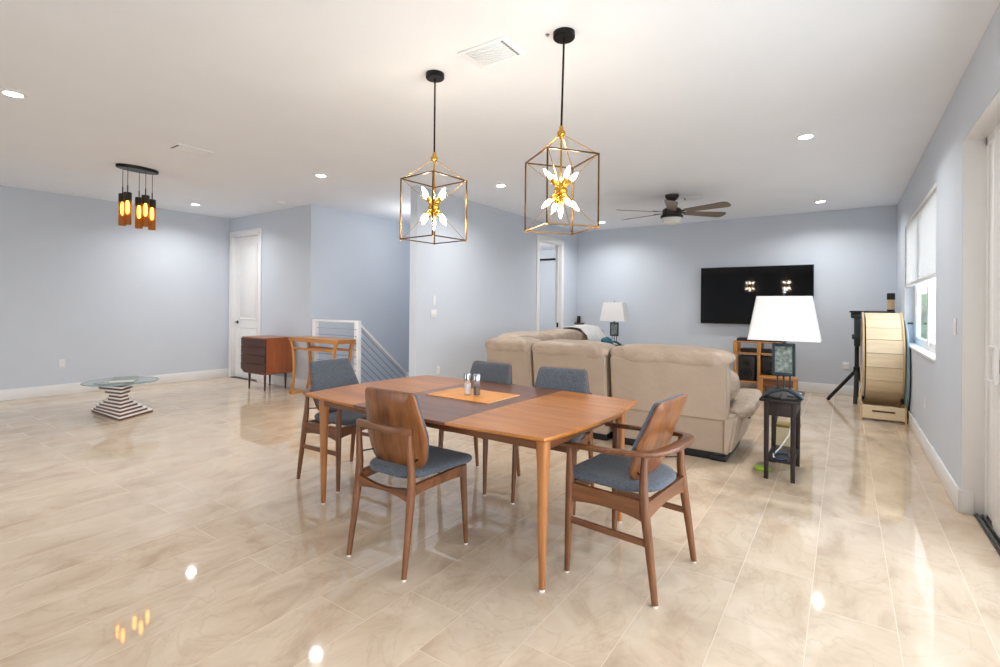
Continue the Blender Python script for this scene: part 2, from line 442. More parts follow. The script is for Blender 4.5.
BH = .15
def baseb(name, *bs): struct(name, boxes(*bs, bev=.004), M['trim'])
baseb('baseboard_left', (XL, XL+.016, FY0, YD, 0, BH))
baseb('baseboard_entry', (-8.19, XS, YD-.016, YD, 0, BH))
baseb('baseboard_hall', (XD, XD+.016, 4.674, OY0-.095, 0, BH), (XD, XD+.016, OY1+.095, YT, 0, BH), (XD-.12, XD+.016, 4.674, 4.69, 0, BH))
baseb('baseboard_tv', (XD, XR, YT-.016, YT, 0, BH))
baseb('baseboard_right', (XR-.016, XR, SY1-.016, YT, 0, BH), (XR-.016, XR+.062, SY1-.016, SY1, 0, BH))
SX = .70
# casings
def casing(name, pts):
    struct(name, boxes(*pts, bev=.004), M['trim'])
cw = .09
casing('trim_1', [(DX0-cw, DX0+.005, YD-.018, YD, 0, DZ+cw), (DX1-.005, DX1+cw, YD-.018, YD, 0, DZ+cw), (DX0-.005, DX1+.005, YD-.018, YD, DZ-.005, DZ+cw),
                  (DX0, DX0+.012, YD, YD+.13, 0, DZ), (DX1-.012, DX1, YD, YD+.13, 0, DZ), (DX0, DX1, YD, YD+.13, DZ-.012, DZ)])
casing('trim_2', [(XD, XD+.018, OY0-cw, OY0+.005, 0, OZ+cw), (XD, XD+.018, OY1-.005, OY1+cw, 0, OZ+cw), (XD, XD+.018, OY0-.005, OY1+.005, OZ-.005, OZ+cw),
                  (XD-.12, XD, OY0, OY0+.014, 0, OZ), (XD-.12, XD, OY1-.014, OY1, 0, OZ), (XD-.12, XD, OY0, OY1, OZ-.014, OZ),
                  (XD-.075, XD-.045, OY1-.03, OY1-.014, 0, OZ)])
casing('trim_5', [(XR+.002, SX+.052, SY1-.008, SY1+.001, .001, SZ), (XR+.002, SX+.052, SY0, SY1, SZ-.008, SZ+.001)])
# closed door on the left
bm = B(); box(bm, DX0+.014, DX1-.014, YD+.055, YD+.095, .008, DZ-.014)
W0, W1 = DX0+.014, DX1-.014
for (a, b) in ((.22, .92), (1.05, DZ-.15)):
    # recessed-panel mouldings
    x0, x1 = W0+.12, W1-.12
    for q in ((x0, x1, a, a+.018), (x0, x1, b-.018, b), (x0, x0+.018, a, b), (x1-.018, x1, a, b)):
        box(bm, q[0], q[1], YD+.045, YD+.057, q[2], q[3], bev=.004)
    box(bm, x0+.05, x1-.05, YD+.049, YD+.057, a+.05, b-.05, bev=.004)
d1 = struct('door_1', bm, M['trim'])
bm = B(); lathe(bm, [(0, 0), (.03, 0), (.03, .008), (.012, .012), (.012, .045), (0, .045)], 16, T(W0+.07, YD+.055, 1.0)@RX(PI/2))
sweep(bm, [(W0+.07, YD+.012, 1.0), (W0+.14, YD+.01, 1.0), (W0+.18, YD+.012, .998)], circ(.009, 10))
h = obj('door_handle', bm, M['bronze'], d1)
bm = boxes((DX0, DX1, YD-.02, YD+.1, 0, .007)); struct('trim_3', bm, M['espresso'])
# strike plate in the open doorway
struct('trim_4', boxes((XD-.075, XD-.035, OY1-.033, OY1-.029, .93, 1.02), bev=.002), M['bronze'])

# window with its shade
FX = .735
bm = boxes((FX, FX+.06, WY0, WY0+.06, WZ0, WZ1), (FX, FX+.06, WY1-.06, WY1, WZ0, WZ1), (FX, FX+.06, WY0, WY1, WZ0, WZ0+.06), (FX, FX+.06, WY0, WY1, WZ1-.06, WZ1),
           (FX-.01, FX+.05, 6.86, 6.93, WZ0+.03, WZ1-.03), (FX+.01, FX+.05, WY1-.11, WY1-.06, WZ0+.05, WZ1-.05), (FX+.01, FX+.05, 6.93, WY1-.06, WZ0+.05, WZ0+.1), (FX+.01, FX+.05, 6.93, 7.0, WZ0+.06, WZ1-.06),
           (FX+.01, FX+.05, WY0+.06, 6.86, WZ0+.05, WZ0+.1), bev=.004)
w1 = struct('window_1', bm, M['vinyl'])
obj('window_pane', boxes((FX+.03, FX+.036, WY0+.05, WY1-.05, WZ0+.05, WZ1-.05)), M['glass'], w1, smooth=False)
obj('window_sill', boxes((XR-.014, FX, WY0-.0, WY1, WZ0-.001, WZ0+.022), bev=.004), M['trim'], w1)
bm = B(); lathe(bm, [(0, 0), (.012, 0), (.012, .05), (0, .055)], 10, T(FX-.02, WY1-.085, 1.16)@RY(-PI/2)); obj('sash_lock', bm, M['bronze'], w1)
# cellular shade
t = thing('window_shade', 'white pleated cellular shade pulled halfway down the window', 'window shade', (XR+.027, (WY0+WY1)/2, 1.62))
zz0, zz1 = .03, WZ1-1.62-.046
n = 42; hw = (WY1-WY0)/2-.004
pr = []
for i in range(n*2+1):
    pr.append((-.014 if i % 2 else -.024, zz0+(zz1-zz0)*i/(n*2)))
poly = pr+[(-a, z) for a, z in reversed(pr)]
bm = B(); tm = bmesh.new()
prism(bm, poly, -hw, hw, Matrix(((1, 0, 0, 0), (0, 0, 1, 0), (0, 1, 0, 0), (0, 0, 0, 1))))
tm.free()
obj('pleated_cloth', bm, M['blind'], t, smooth=False)
obj('bottom_rail', boxes((-.022, .022, -hw, hw, 0, .032), bev=.005), M['vinyl'], t)
obj('head_rail', boxes((-.026, .026, -hw, hw, zz1, zz1+.0455), bev=.005), M['vinyl'], t)

# sliding glass door
SX = SX+.05
bm = boxes((SX, SX+.13, SY1-.035, SY1, 0, SZ), (SX, SX+.13, SY0, SY1, SZ-.06, SZ), (SX, SX+.13, SY0, SY0+.05, 0, SZ),
           (SX+.005, SX+.06, SY1-.23, SY1-.035, .03, SZ-.06), bev=.004)
d2 = struct('door_2', bm, M['vinyl'])
def stile(name, y0, y1, dx=0, z0=.03):
    return obj(name, boxes((SX-.0+dx, SX+.045+dx, y0, y1, z0, SZ-.06), bev=.004), M['vinyl'], d2)
stile('door_stile', SY1-.30, SY1-.24, -.006); stile('door_stile', SY1-.64, SY1-.305, -.014)
stile('door_stile', 1.30, 1.42, .0); stile('door_stile', -.9, -.78, .05)
obj('door_rail', boxes((SX-.0, SX+.045, 1.42, SY1-.64, .03, .13), (SX, SX+.045, 1.42, SY1-.64, SZ-.16, SZ-.06), (SX+.05, SX+.09, SY0+.05, 1.3, .03, .13), (SX+.05, SX+.09, SY0+.05, 1.3, SZ-.16, SZ-.06), bev=.003), M['vinyl'], d2)
obj('door_pane', boxes((SX+.018, SX+.026, 1.42, SY1-.64, .13, SZ-.16)), M['glass'], d2, smooth=False)
obj('door_pane', boxes((SX+.066, SX+.074, SY0+.05, 1.3, .13, SZ-.16)), M['glass'], d2, smooth=False)
bm = B()
hx = SX-.014
for y in (4.058, 3.905):
    sweep(bm, [(hx-.028, y, 1.118), (hx-.028, y, .915)], rect(.026, .022, .3), up=(1, 0, 0))
for z in (1.113, .92):
    sweep(bm, [(hx-.028, 4.068, z), (hx-.028, 3.895, z)], rect(.022, .024, .3))
    box(bm, hx-.03, hx+.002, 4.04, 4.07, z-.012, z+.012, bev=.003)
obj('door_handle', bm, M['vinyl'], d2)
bm = B(); box(bm, hx-.022, hx+.002, 3.965, 3.995, .97, 1.05, bev=.005); obj('door_lock', bm, M['chrome'], d2)
bm = boxes((XR+.062, XR+TH+.06, SY0, SY1-.01, 0, .006))
for k in range(4): box(bm, XR+.07+.024*k, XR+.077+.024*k, SY0, SY1-.04, 0, .026)
obj('door_track', bm, M['alu'], d2, smooth=False)
w2 = struct('added_back_window', boxes((BX0, BX1, FY0-.1, FY0-.05, BZ0, BZ0+.06), (BX0, BX1, FY0-.1, FY0-.05, BZ1-.06, BZ1), *[(x-.04, x+.04, FY0-.1, FY0-.05, BZ0, BZ1) for x in (BX0+.04, -7.6, -6.35, BX1-.04)], bev=.004), M['vinyl'])  # added unseen window, lets daylight in from behind the camera

obj('window_pane', boxes((BX0+.03, BX1-.03, FY0-.078, FY0-.072, BZ0+.03, BZ1-.03)), M['glass'], w2, smooth=False)

# stairs
bm = B()
for k in range(9): box(bm, -5.62, XD-.12, 4.74+.27*k, 4.74+.27*(k+1)+.02, -.2-.18*k-.06, -.18*(k+1)+.0)
st = struct('stairs', bm, M['teak'], smooth=False)

# ------------------------------------------------------------------ outside
struct('ground', boxes((-60, 80, -60, 90, -3.4, -3.2)), M['ground'], smooth=False)
def tree(x, y, h, label, seed):
    t = thing('tree', label, 'tree', (x, y, -3.2)); rnd = random.Random(seed)
    bm = B(); tube(bm, [(0, 0, 0), (.1, .05, h*.3), (-.05, .1, h*.62)], [.22, .16, .1], 10); obj('trunk', bm, M['bark'], t)
    bm = B()
    for k in range(26):
        a = rnd.uniform(0, 6.28); rr = rnd.uniform(0, h*.26); z = rnd.uniform(h*.42, h*.95); s = rnd.uniform(.5, 1.0)
        tmp = bmesh.new(); bmesh.ops.create_icosphere(tmp, subdivisions=2, radius=s)
        for v in tmp.verts: v.co *= 1+rnd.uniform(-.16, .16)
        add(bm, tmp, T(rr*math.cos(a), rr*math.sin(a), z))
    obj('foliage', bm, M['leafm'], t, smooth=False)
tree(5.2, 44.0, 5.2, 'leafy green tree outside, seen through the uncovered lower part of the window', 2)

# ------------------------------------------------------------------ ceiling fixtures
def downlight(x, y, label, watts=14.0):
    t = thing('recessed_light', label, 'ceiling light', (x, y, CEIL), 0, 'recessed ceiling lights')
    bm = B(); lathe(bm, [(.052, -.004), (.056, -.012), (.074, -.010), (.08, 0), (.052, 0)], 32)
    obj('trim_ring', bm, M['trim'], t)
    bm = B(); lathe(bm, [(0, -.008), (.052, -.008), (.052, 0), (0, 0)], 28); obj('lens', bm, M['led'], t)
    l = bpy.data.lights.new('downlight', 'AREA'); l.shape = 'DISK'; l.size = .11; l.energy = watts; l.color = (1.0, .99, .97); l.spread = 2.6
    lo = bpy.data.objects.new('downlight_lamp', l); C.objects.link(lo); lo.location = (x, y, CEIL-.02)
    return t
DLW = 12.0
downlight(-5.106, .979, 'recessed ceiling light at the far left edge of the ceiling, nearest the camera', DLW)
downlight(-5.177, 3.687, 'recessed ceiling light between the amber cluster and the left square-caged pendant', DLW)
downlight(-3.633, 5.256, 'recessed ceiling light just right of the left caged pendant', DLW)
downlight(-3.649, 8.536, 'recessed ceiling light seen beside the lower right corner of the right caged pendant', DLW)
downlight(-.293, 5.236, 'recessed ceiling light right of the ceiling fan, the nearer one to the camera', DLW)
downlight(-.288, 8.52, 'recessed ceiling light close to the far wall, above and right of the television', DLW)
downlight(-8.364, 3.690, 'recessed ceiling light just right of the amber cluster pendant, near the left wall', DLW)

# linear and square vents
bm = B(); box(bm, -.175, .175, -.12, .12, -.008, 0, bev=.003)
for k in range(9): box(bm, -.13, .12, -.092+.0215*k, -.080+.0215*k, -.014, -.006, bev=.0015)
t = thing('ceiling_vent', 'large white rectangular air vent in the ceiling between the two caged pendants', 'air vent', (-1.79, 2.478, CEIL))
obj('frame', bm, M['ceil'], t)
bm = B()
for k in range(9): box(bm, .128, .142, -.092+.0215*k, -.076+.0215*k, -.0095, -.0075)
obj('louver_gap_shade', bm, M['vent_shade'], t, smooth=False)
def slimvent(x, y, rz, label, w=.34, d=.2):
    t = thing('ceiling_vent', label, 'air vent', (x, y, CEIL), rz)
    bm = B(); box(bm, -w/2, w/2, -d/2, d/2, -.018, 0, bev=.004); obj('frame', bm, M['trim'], t)
    bm = B()
    for k in range(4): box(bm, -w/2+.03, w/2-.03, -d/2+.03+.04*k, -d/2+.05+.04*k, -.024, -.016, bev=.001)
    obj('louver', bm, M['trim'], t)
    obj('louver_gap_shade', boxes((-w/2+.008, -w/2+.026, -d/2+.02, d/2-.02, -.0195, -.0175)), M['vent_shade'], t)
slimvent(-5.42, 2.35, PI/2, 'slim white air vent in the ceiling right of the amber cluster pendant', .34, .2)
slimvent(-1.75, 7.29, .17, 'slim white air vent in the ceiling just behind the ceiling fan', .26, .18)
bm = B(); lathe(bm, [(0, -.028), (.045, -.026), (.06, -.012), (.06, 0), (0, 0)], 24, T(-7.06, 4.33, CEIL))
tag(obj('smoke_detector', bm, M['trim']), 'small white smoke detector on the ceiling above the closed door wall', 'smoke detector')
bm = B(); lathe(bm, [(0, -.012), (.005, -.012), (.005, -.003), (.013, -.002), (.013, 0), (0, 0)], 16, T(-1.405, 2.487, CEIL))
tag(obj('sprinkler_head', bm, M['chrome']), 'tiny metal sprinkler head in the ceiling beside the right pendant canopy', 'sprinkler')

# caged pendants
def pendant(x, y, ang, label, ox=0.0, oy=0.0):
    t = thing('pendant_light', label, 'pendant light', (x, y, 0), 0, 'square caged pendants over the dining table')
    z0, z1, R = 1.772, 2.174, .1545
    bm = B(); lathe(bm, [(0, CEIL-.034), (.057, CEIL-.034), (.062, CEIL-.028), (.062, CEIL), (0, CEIL)], 32, T(ox, oy, 0)); obj('canopy', bm, M['black'], t)
    bm = B(); tube(bm, [(0, 0, 2.345), (ox, oy, CEIL-.03)], .006, 12); obj('rod', bm, M['black'], t)
    bm = B(); lathe(bm, [(0, 2.285), (.008, 2.285), (.012, 2.298), (.021, 2.305), (.024, 2.316), (.021, 2.328), (.012, 2.333), (.012, 2.352), (.008, 2.358), (0, 2.358)], 20)
    tube(bm, [(0, 0, 2.0), (0, 0, 2.29)], .0055, 10)
    lathe(bm, [(0, 1.950), (.022, 1.957), (.034, 1.972), (.038, 1.99), (.034, 2.008), (.022, 2.023), (0, 2.03)], 24)
    obj('stem', bm, M['gold'], t)
    cr = [(R*math.cos(ang)*sx-R*math.sin(ang)*sy, R*math.sin(ang)*sx+R*math.cos(ang)*sy) for sx, sy in ((1, 1), (-1, 1), (-1, -1), (1, -1))]
    bm = B(); q = .0036
    sec = [(-q, -q), (q, -q), (q, q), (-q, q)]
    for i in range(4):
        a, b = cr[i], cr[(i+1) % 4]
        for z in (z0, z1): sweep(bm, [(a[0], a[1], z), (b[0], b[1], z)], sec)
        sweep(bm, [(a[0], a[1], z0-q), (a[0], a[1], z1+q)], sec)
    obj('cage', bm, M['cagedark'], t, smooth=False)
    bm = B()
    for a in cr:
        tube(bm, [(0, 0, 2.315), (a[0]*.97, a[1]*.97, z1)], .0022, 8)
        tube(bm, [(0, 0, 1.99), (a[0]*.97, a[1]*.97, z1)], .0018, 8)
        tube(bm, [(0, 0, 1.99), (a[0]*.97, a[1]*.97, z0)], .0018, 8)
        lathe(bm, [(0, z0-.011), (.005, z0-.009), (.005, z0), (0, z0+.002)], 10, T(a[0], a[1], 0))
    obj('brace_rods', bm, M['gold'], t)
    for k in range(9):
        if k < 8:
            a = ang+PI/2*(k % 4); el = .82 if k < 4 else -.74
            d = Vector((math.cos(a)*math.cos(el), math.sin(a)*math.cos(el), math.sin(el)))
        else: d = Vector((0, 0, -1))
        mx = T(0, 0, 1.99)@d.to_track_quat('Z', 'Y').to_matrix().to_4x4()
        bm = B(); lathe(bm, [(0, .025), (.010, .025), (.0135, .038), (.0135, .082), (.010, .088), (0, .088)], 14, mx)
        s = obj('socket', bm, M['gold'], t)
        bm = B(); lathe(bm, [(0, .084), (.007, .086), (.0115, .098), (.0128, .112), (.0105, .130), (.0055, .148), (0, .158)], 14, mx)
        obj('bulb', bm, M['bulb'], s)
    return t
vang = math.radians(34.643)
# nearest corner of each cage: direction measured from the camera axis
pendant(-1.331, 2.525, vang+math.radians(-90-26)-PI/4, 'right and nearer of the two square-caged gold pendants on black rods', .012, .0)
pendant(-2.270, 2.493, vang+math.radians(-90+6)-PI/4, 'left and farther of the two square-caged gold pendants on black rods')

# amber cluster
t = thing('cluster_pendant', 'oval black canopy with five hanging amber glass cylinder lamps on the left', 'pendant light', (-6.70, 2.335, 0))
bm = B(); lathe(bm, [(0, CEIL-.035), (.205, CEIL-.035), (.21, CEIL-.03), (.21, CEIL), (0, CEIL)], 40, RZ(PI/2), sy=.5); obj('canopy', bm, M['black'], t)
for (dx, dy, dz) in ((-.07, -.12, 0), (.07, -.119, 0), (-.07, .041, -.012), (.07, .056, 0), (-.07, .174, -.012)):
    bm = B(); tube(bm, [(dx, dy, 2.57+dz), (dx, dy, CEIL-.03)], .003, 8); tube(bm, [(dx, dy, 2.57+dz), (dx, dy, 2.65+dz)], .006, 8)
    cd = obj('cord', bm, M['black'], t)
    bm = B(); lathe(bm, [(0, 2.57+dz), (.036, 2.57+dz), (.039, 2.565+dz), (.039, 2.475+dz), (.036, 2.475+dz), (.036, 2.56+dz), (0, 2.562+dz)], 24, T(dx, dy, 0)); obj('lamp_cap', bm, M['bronze'], cd)
    bm = B(); lathe(bm, [(.038, 2.48+dz), (.038, 2.21+dz), (.0355, 2.21+dz), (.0355, 2.48+dz)], 24, T(dx, dy, 0)); obj('glass_shade', bm, M['amber'], cd)
    bm = B(); lathe(bm, [(0, 2.478+dz), (.012, 2.475+dz), (.018, 2.44+dz), (.019, 2.39+dz), (.015, 2.34+dz), (0, 2.325+dz)], 14, T(dx, dy, 0)); obj('bulb', bm, M['filament'], cd)

# ceiling fan
t = thing('ceiling_fan', 'bronze ceiling fan with six taupe blades and a white glass light', 'ceiling fan', (-1.963, 6.99, 0))
bm = B(); lathe(bm, [(0, 2.80), (.035, 2.80), (.07, 2.825), (.09, 2.86), (.092, CEIL), (0, CEIL)], 28); obj('canopy', bm, M['bronze'], t)
bm = B(); lathe(bm, [(0, 2.70), (.014, 2.70), (.014, 2.81), (0, 2.81)], 14); obj('downrod', bm, M['bronze'], t)
bm = B(); lathe(bm, [(0, 2.715), (.05, 2.715), (.10, 2.70), (.125, 2.68), (.125, 2.61), (.15, 2.60), (.15, 2.575), (.135, 2.565), (0, 2.565)], 32); obj('motor_housing', bm, M['bronze'], t)
bm = B(); lathe(bm, [(0, 2.565), (.132, 2.565), (.128, 2.515), (.105, 2.49), (.05, 2.48), (0, 2.478)], 32); obj('light_bowl', bm, M['opal'], t)
for k in range(6):
    a = math.radians(-15+60*k)
    mx = RZ(a)@T(0, 0, 2.645)@RX(math.radians(-13))
    bm = B(); ol = roundpoly([(.2, -.055), (.80, -.088), (.80, .088), (.2, .055)], [.02, .06, .06, .02], 6)
    prism(bm, ol, -.004, .004, mx)
    bl = obj('blade', bm, M['taupe'], t)
    bm = B(); sweep(bm, [(.10, 0, 0), (.19, 0, .004), (.27, 0, .008)], rect(.05, .008, .3), mx=mx); obj('blade_arm', bm, M['bronze'], bl)

# ------------------------------------------------------------------ dining table
TCX, TCY, TZ = -1.990, 2.515, .745
t = thing('dining_table', 'long teak boat-shaped dining table with a darker middle leaf', 'table', (TCX, TCY, 0), math.radians(-1.2))
def ye(x): return .568+.048*(1-(x/.915)**2)
def xe(y): return .915+.055*(1-(y/.565)**2)
def leafpoly(a, b):
    n = 14; p = []
    for i in range(n+1): x = a+(b-a)*i/n; p.append((x, -ye(x)))
    if b >= .91:
        p.pop(); p += [(xe(y), y) for y in [-.568+1.136*i/16 for i in range(17)]]
        p += [(x, ye(x)) for x in [b-(b-a)*i/n for i in range(1, n+1)]]
    elif a <= -.91:
        p += [(x, ye(x)) for x in [b-(b-a)*i/n for i in range(0, n)]]
        p += [(-xe(y), y) for y in [.568-1.136*i/16 for i in range(17)]]
        p = p[1:]
    else: p += [(x, ye(x)) for x in [b-(b-a)*i/n for i in range(0, n+1)]]
    return p
for nm, a, b, m in (('leaf', .361, .915, M['leaf']), ('leaf', -.359, .359, M['leaf_mid']), ('leaf', -.915, -.361, M['leaf'])):
    P = leafpoly(a, b); bm = B()
    pad(bm, P, [(0, TZ), (.5, TZ), (.994, TZ), (.9985, TZ-.002), (1, TZ-.006), (.999, TZ-.013), (.955, TZ-.024), (.5, TZ-.024), (0, TZ-.024)])
    o = obj(nm, bm, m, t, ang=30)
    o['label'] = 'darker brown middle table leaf' if m is M['leaf_mid'] else 'orange teak end leaf'
for y in (-.474, .474): obj('apron', boxes((-.82, .82, y-.011, y+.011, .662, .722), bev=.003), M['teak'], t)
for x in (-.859, .859): obj('apron', boxes((x-.011, x+.011, -.44, .44, .662, .722), bev=.003), M['teak_y'], t)
for sx in (-1, 1):
    for sy in (-1, 1):
        bm = B(); x, y = sx*.847, sy*.463
        sec = [(.5*math.copysign(abs(math.cos(a))**.7, math.cos(a)), .5*math.copysign(abs(math.sin(a))**.7, math.sin(a))) for a in [2*PI*i/16 for i in range(16)]]
        sweep(bm, [(x, y, .012), (x, y, .2), (x, y, .45), (x, y, .60), (x, y, .655), (x, y, .7215)], sec, scales=[.028, .036, .047, .054, .062, .066])
        lg = obj('leg', bm, M['edge'], t)
        bm = B(); lathe(bm, [(0, 0), (.013, 0), (.014, .012), (0, .012)], 14, T(x, y, 0)); obj('foot_glide', bm, M['glide'], lg)

# ------------------------------------------------------------------ dining chairs
def panel(t, z_lo, y_lo, z_hi, y_hi, wl=.45, wt=.36):
    L_ = math.hypot(z_hi-z_lo, y_hi-y_lo); a = math.atan2(-(y_hi-y_lo), (z_hi-z_lo))
    # local: x across, y along the panel, z = forward normal; bottom at origin
    mx = T(0, y_lo, z_lo)@RX(PI/2+a)
    ol = roundpoly([(-wl/2+.035, 0), (wl/2-.035, 0), (wl/2, .17), (wt/2, L_), (-wt/2, L_), (-wl/2, .17)], [.09, .09, .18, .03, .03, .18], 8)
    k = .55
    def bend(x, y, z): return (x, y, z-k*x*x)      # local -z is the chair's front
    bm = B(); pad(bm, ol, [(0, .010), (.35, .010), (.7, .010), (.985, .010), (1, .006), (1, -.001), (.98, -.004), (.7, -.004), (.35, -.004), (0, -.004)], mx, bend)
    sh = obj('back_shell', bm, M['shell'], t, ang=50)
    bm = B(); pad(bm, ol, [(0, -.004), (.5, -.004), (.965, -.004), (.985, -.008), (.98, -.016), (.955, -.024), (.85, -.030), (.6, -.033), (.3, -.034), (0, -.034)], mx, bend)
    obj('back_pad', bm, M['grey_fab'], t, ang=60)

def oleg(t, pts, rad, glide=True):
    bm = B(); sweep(bm, [(p[0], p[1], max(p[2], .008)) for p in pts], circ(1, 14), scales=[(r, r*1.12) for r in rad], up=(0, 1, 0))
    lg = obj('leg', bm, M['teak_z'], t)
    bm = B(); x, y = pts[0][0], pts[0][1]; lathe(bm, [(0, 0), (rad[0]*.85, 0), (rad[0]*.85, .009), (0, .009)], 12, T(x, y, 0)); obj('foot_glide', bm, M['glide'], lg)
    return lg

def archbar(bm, p0, p1, zt0, zt1, zb, arch, th, top_dip=0.0, n=14):
    """bar between p0 and p1 (xy) with an arched underside"""
    p0 = Vector((p0[0], p0[1], 0)); p1 = Vector((p1[0], p1[1], 0)); d = (p1-p0); Lh = d.length; d.normalize()
    poly = [(Lh*i/n, zb+arch*math.sin(PI*min(1, max(0, i/n)))**.6) for i in range(n+1)]
    poly += [(Lh*i/n, zt0+(zt1-zt0)*i/n-top_dip*math.sin(PI*i/n)) for i in range(n, -1, -1)]
    nrm = Vector((-d.y, d.x, 0))
    mx = Matrix(((d.x, 0, nrm.x, p0.x), (d.y, 0, nrm.y, p0.y), (0, 1, 0, 0), (0, 0, 0, 1)))
    prism(bm, poly, -th/2, th/2, mx)

def seat(t, wf, wb, y0, y1, z, rb=.12, rf=.05):
    ol = roundpoly([(-wb/2, y0), (wb/2, y0), (wf/2, y1), (-wf/2, y1)], [rb, rb, rf, rf], 10)
    def sag(x, y, zz): return (x, y, zz+.010*(abs(x)/(wf/2))**2-.006*math.cos((y-y0)/(y1-y0)*PI*2-PI)*.5)
    bm = B(); pad(bm, ol, [(0, z), (.6, z), (.95, z), (.985, z+.005), (1, z+.014), (.995, z+.024), (.96, z+.034), (.85, z+.041), (.6, z+.044), (.3, z+.045), (0, z+.045)], None, sag)
    obj('seat_pad', bm, M['grey_fab'], t, ang=70)

def side_chair(label):
    t = thing('dining_chair', label, 'chair', (0, 0, 0), 0, 'armless teak dining chairs')
    for s in (-1, 1):
        oleg(t, [(s*.204, -.233, 0), (s*.199, -.203, .22), (s*.196, -.180, .40), (s*.193, -.176, .50), (s*.187, -.190, .69)], [.0125, .0165, .0205, .0185, .0135])
        oleg(t, [(s*.214, .234, 0), (s*.209, .222, .25), (s*.205, .212, .445)], [.0115, .0165, .0205])
    bm = B()
    for s in (-1, 1): archbar(bm, (s*.197, -.185), (s*.205, .215), .44, .45, .385, .012, .022)
    archbar(bm, (-.205, .214), (.205, .214), .448, .448, .385, .012, .022)
    obj('seat_rail', bm, M['teak'], t, smooth=False)
    bm = B(); archbar(bm, (-.195, -.184), (.195, -.184), .428, .428, .350, .032, .022, top_dip=.028); obj('back_rail', bm, M['teak'], t, smooth=False)
    bm = B(); pts = [(.200*math.sin(a)/math.sin(1.2), -.183-.030*(math.cos(a)-math.cos(1.2))/(1-math.cos(1.2)), .70+.006*math.cos(a)) for a in [-1.2+2.4*i/14 for i in range(15)]]
    sweep(bm, pts, rect(.030, .042, .35), scales=[(.75, .7)]+[(1, 1)]*13+[(.75, .7)]); obj('top_rail', bm, M['teak'], t)
    seat(t, .495, .365, -.17, .285, .447)
    panel(t, .478, -.088, .886, -.168)
    bm = B()
    for s in (-1, 1): tube(bm, [(s*.193, -.178, .545), (s*.165, -.105, .545)], .004, 8)
    obj('back_pin', bm, M['black'], t)
    return t

def arm_chair(label):
    t = thing('dining_armchair', label, 'chair', (0, 0, 0), 0, 'teak dining armchairs')
    for s in (-1, 1):
        oleg(t, [(s*.255, -.228, 0), (s*.247, -.195, .25), (s*.243, -.170, .42), (s*.238, -.162, .5), (s*.230, -.163, .645)], [.0135, .018, .021, .019, .013])
        oleg(t, [(s*.257, .228, 0), (s*.252, .222, .27), (s*.250, .218, .44), (s*.250, .222, .632)], [.0125, .018, .021, .0135])
    bm = B()
    for s in (-1, 1): archbar(bm, (s*.243, -.175), (s*.250, .218), .45, .452, .352, .028, .024)
    archbar(bm, (-.248, .216), (.248, .216), .45, .45, .372, .022, .022)
    obj('seat_rail', bm, M['teak_y'], t, smooth=False)
    bm = B(); archbar(bm, (-.24, -.174), (.24, -.174), .445, .445, .355, .03, .022); obj('back_rail', bm, M['teak'], t, smooth=False)
    for s in (-1, 1):
        bm = B(); sweep(bm, [(s*.246, -.193, .262), (s*.254, .223, .268)], rect(.016, .032, .3)); obj('stretcher', bm, M['teak_y'], t)
    half = [(.262, .288, .638), (.264, .20, .642), (.264, .10, .646), (.262, 0, .650), (.256, -.09, .655), (.240, -.155, .660), (.208, -.205, .664), (.16, -.228, .668), (.10, -.241, .670), (.04, -.246, .671)]
    pts = [(-x, y, z) for x, y, z in half]+[(x, y, z) for x, y, z in reversed(half)]
    sc = [(.62, .8), (.85, .9), (.85, .95), (.8, 1), (.85, 1), (1.0, 1), (1.1, 1.05), (1.2, 1.1), (1.25, 1.1), (1.25, 1.1)]
    bm = B(); sweep(bm, pts, rect(.050, .024, .42), scales=sc+sc[::-1]); obj('arm_rail', bm, M['teak'], t)
    seat(t, .47, .43, -.19, .272, .453, rb=.15, rf=.05)
    panel(t, .495, -.085, .885, -.225, .46, .37)
    bm = B()
    for s in (-1, 1): tube(bm, [(s*.238, -.165, .545), (s*.17, -.105, .545)], .004, 8)
    obj('back_pin', bm, M['black'], t)
    return t

ch = side_chair('teak dining chair on the near side of the table, its wooden back facing us')
ch.location = (-1.945, 1.957, 0); ch.rotation_euler = (0, 0, 0)
dup(ch, (-2.285, 3.06, 0), PI, 'grey-backed teak chair across the table directly behind the salt and pepper shakers')
dup(ch, (-1.65, 3.08, 0), PI+math.radians(8), 'grey-backed teak chair across the table, farther right, in front of the taupe sofa')
ar = arm_chair('teak armchair with curved arms at the right end of the dining table')
ar.location = (-.888, 2.494, 0); ar.rotation_euler = (0, 0, PI/2+math.radians(-5))
dup(ar, (-3.18, 2.51, 0), -PI/2+math.radians(2), 'teak armchair at the left end of the table, its grey back facing the camera')

# table-top things
bm = B(); box(bm, -.25, .25, -.178, .178, 0, .004); 
t = thing('placemat', 'orange bamboo placemat lying across the middle of the dining table', 'placemat', (-2.0, 2.585, TZ+.0005), 0)
obj('mat', bm, M['mat_or'], t, smooth=False)
bm = B()
for k in range(60):
    y = -.175+.35*k/59
    box(bm, .25, .257, y-.0018, y+.0018, .0005, .0035)
obj('fringe', bm, M['fringe'], t, smooth=False)
def shaker(x, y, fill, fz, label):
    t = thing('shaker', label, 'shaker', (x, y, TZ+.005), 0)
    bm = B(); lathe(bm, [(0, 0), (.019, 0), (.0205, .004), (.0205, .085), (.0195, .088), (.0185, .085), (.0185, .006), (0, .005)], 20, Matrix.Scale(1.18, 4)); obj('glass_body', bm, M['glass'], t)
    bm = B(); lathe(bm, [(0, .006), (.0182, .006), (.0182, fz), (0, fz+.002)], 20, Matrix.Scale(1.18, 4)); obj('filling', bm, fill, t)
    bm = B(); lathe(bm, [(.019, .080), (.0215, .081), (.0215, .112), (.019, .118), (0, .119)], 20, Matrix.Scale(1.18, 4)); obj('metal_lid', bm, M['chrome'], t)
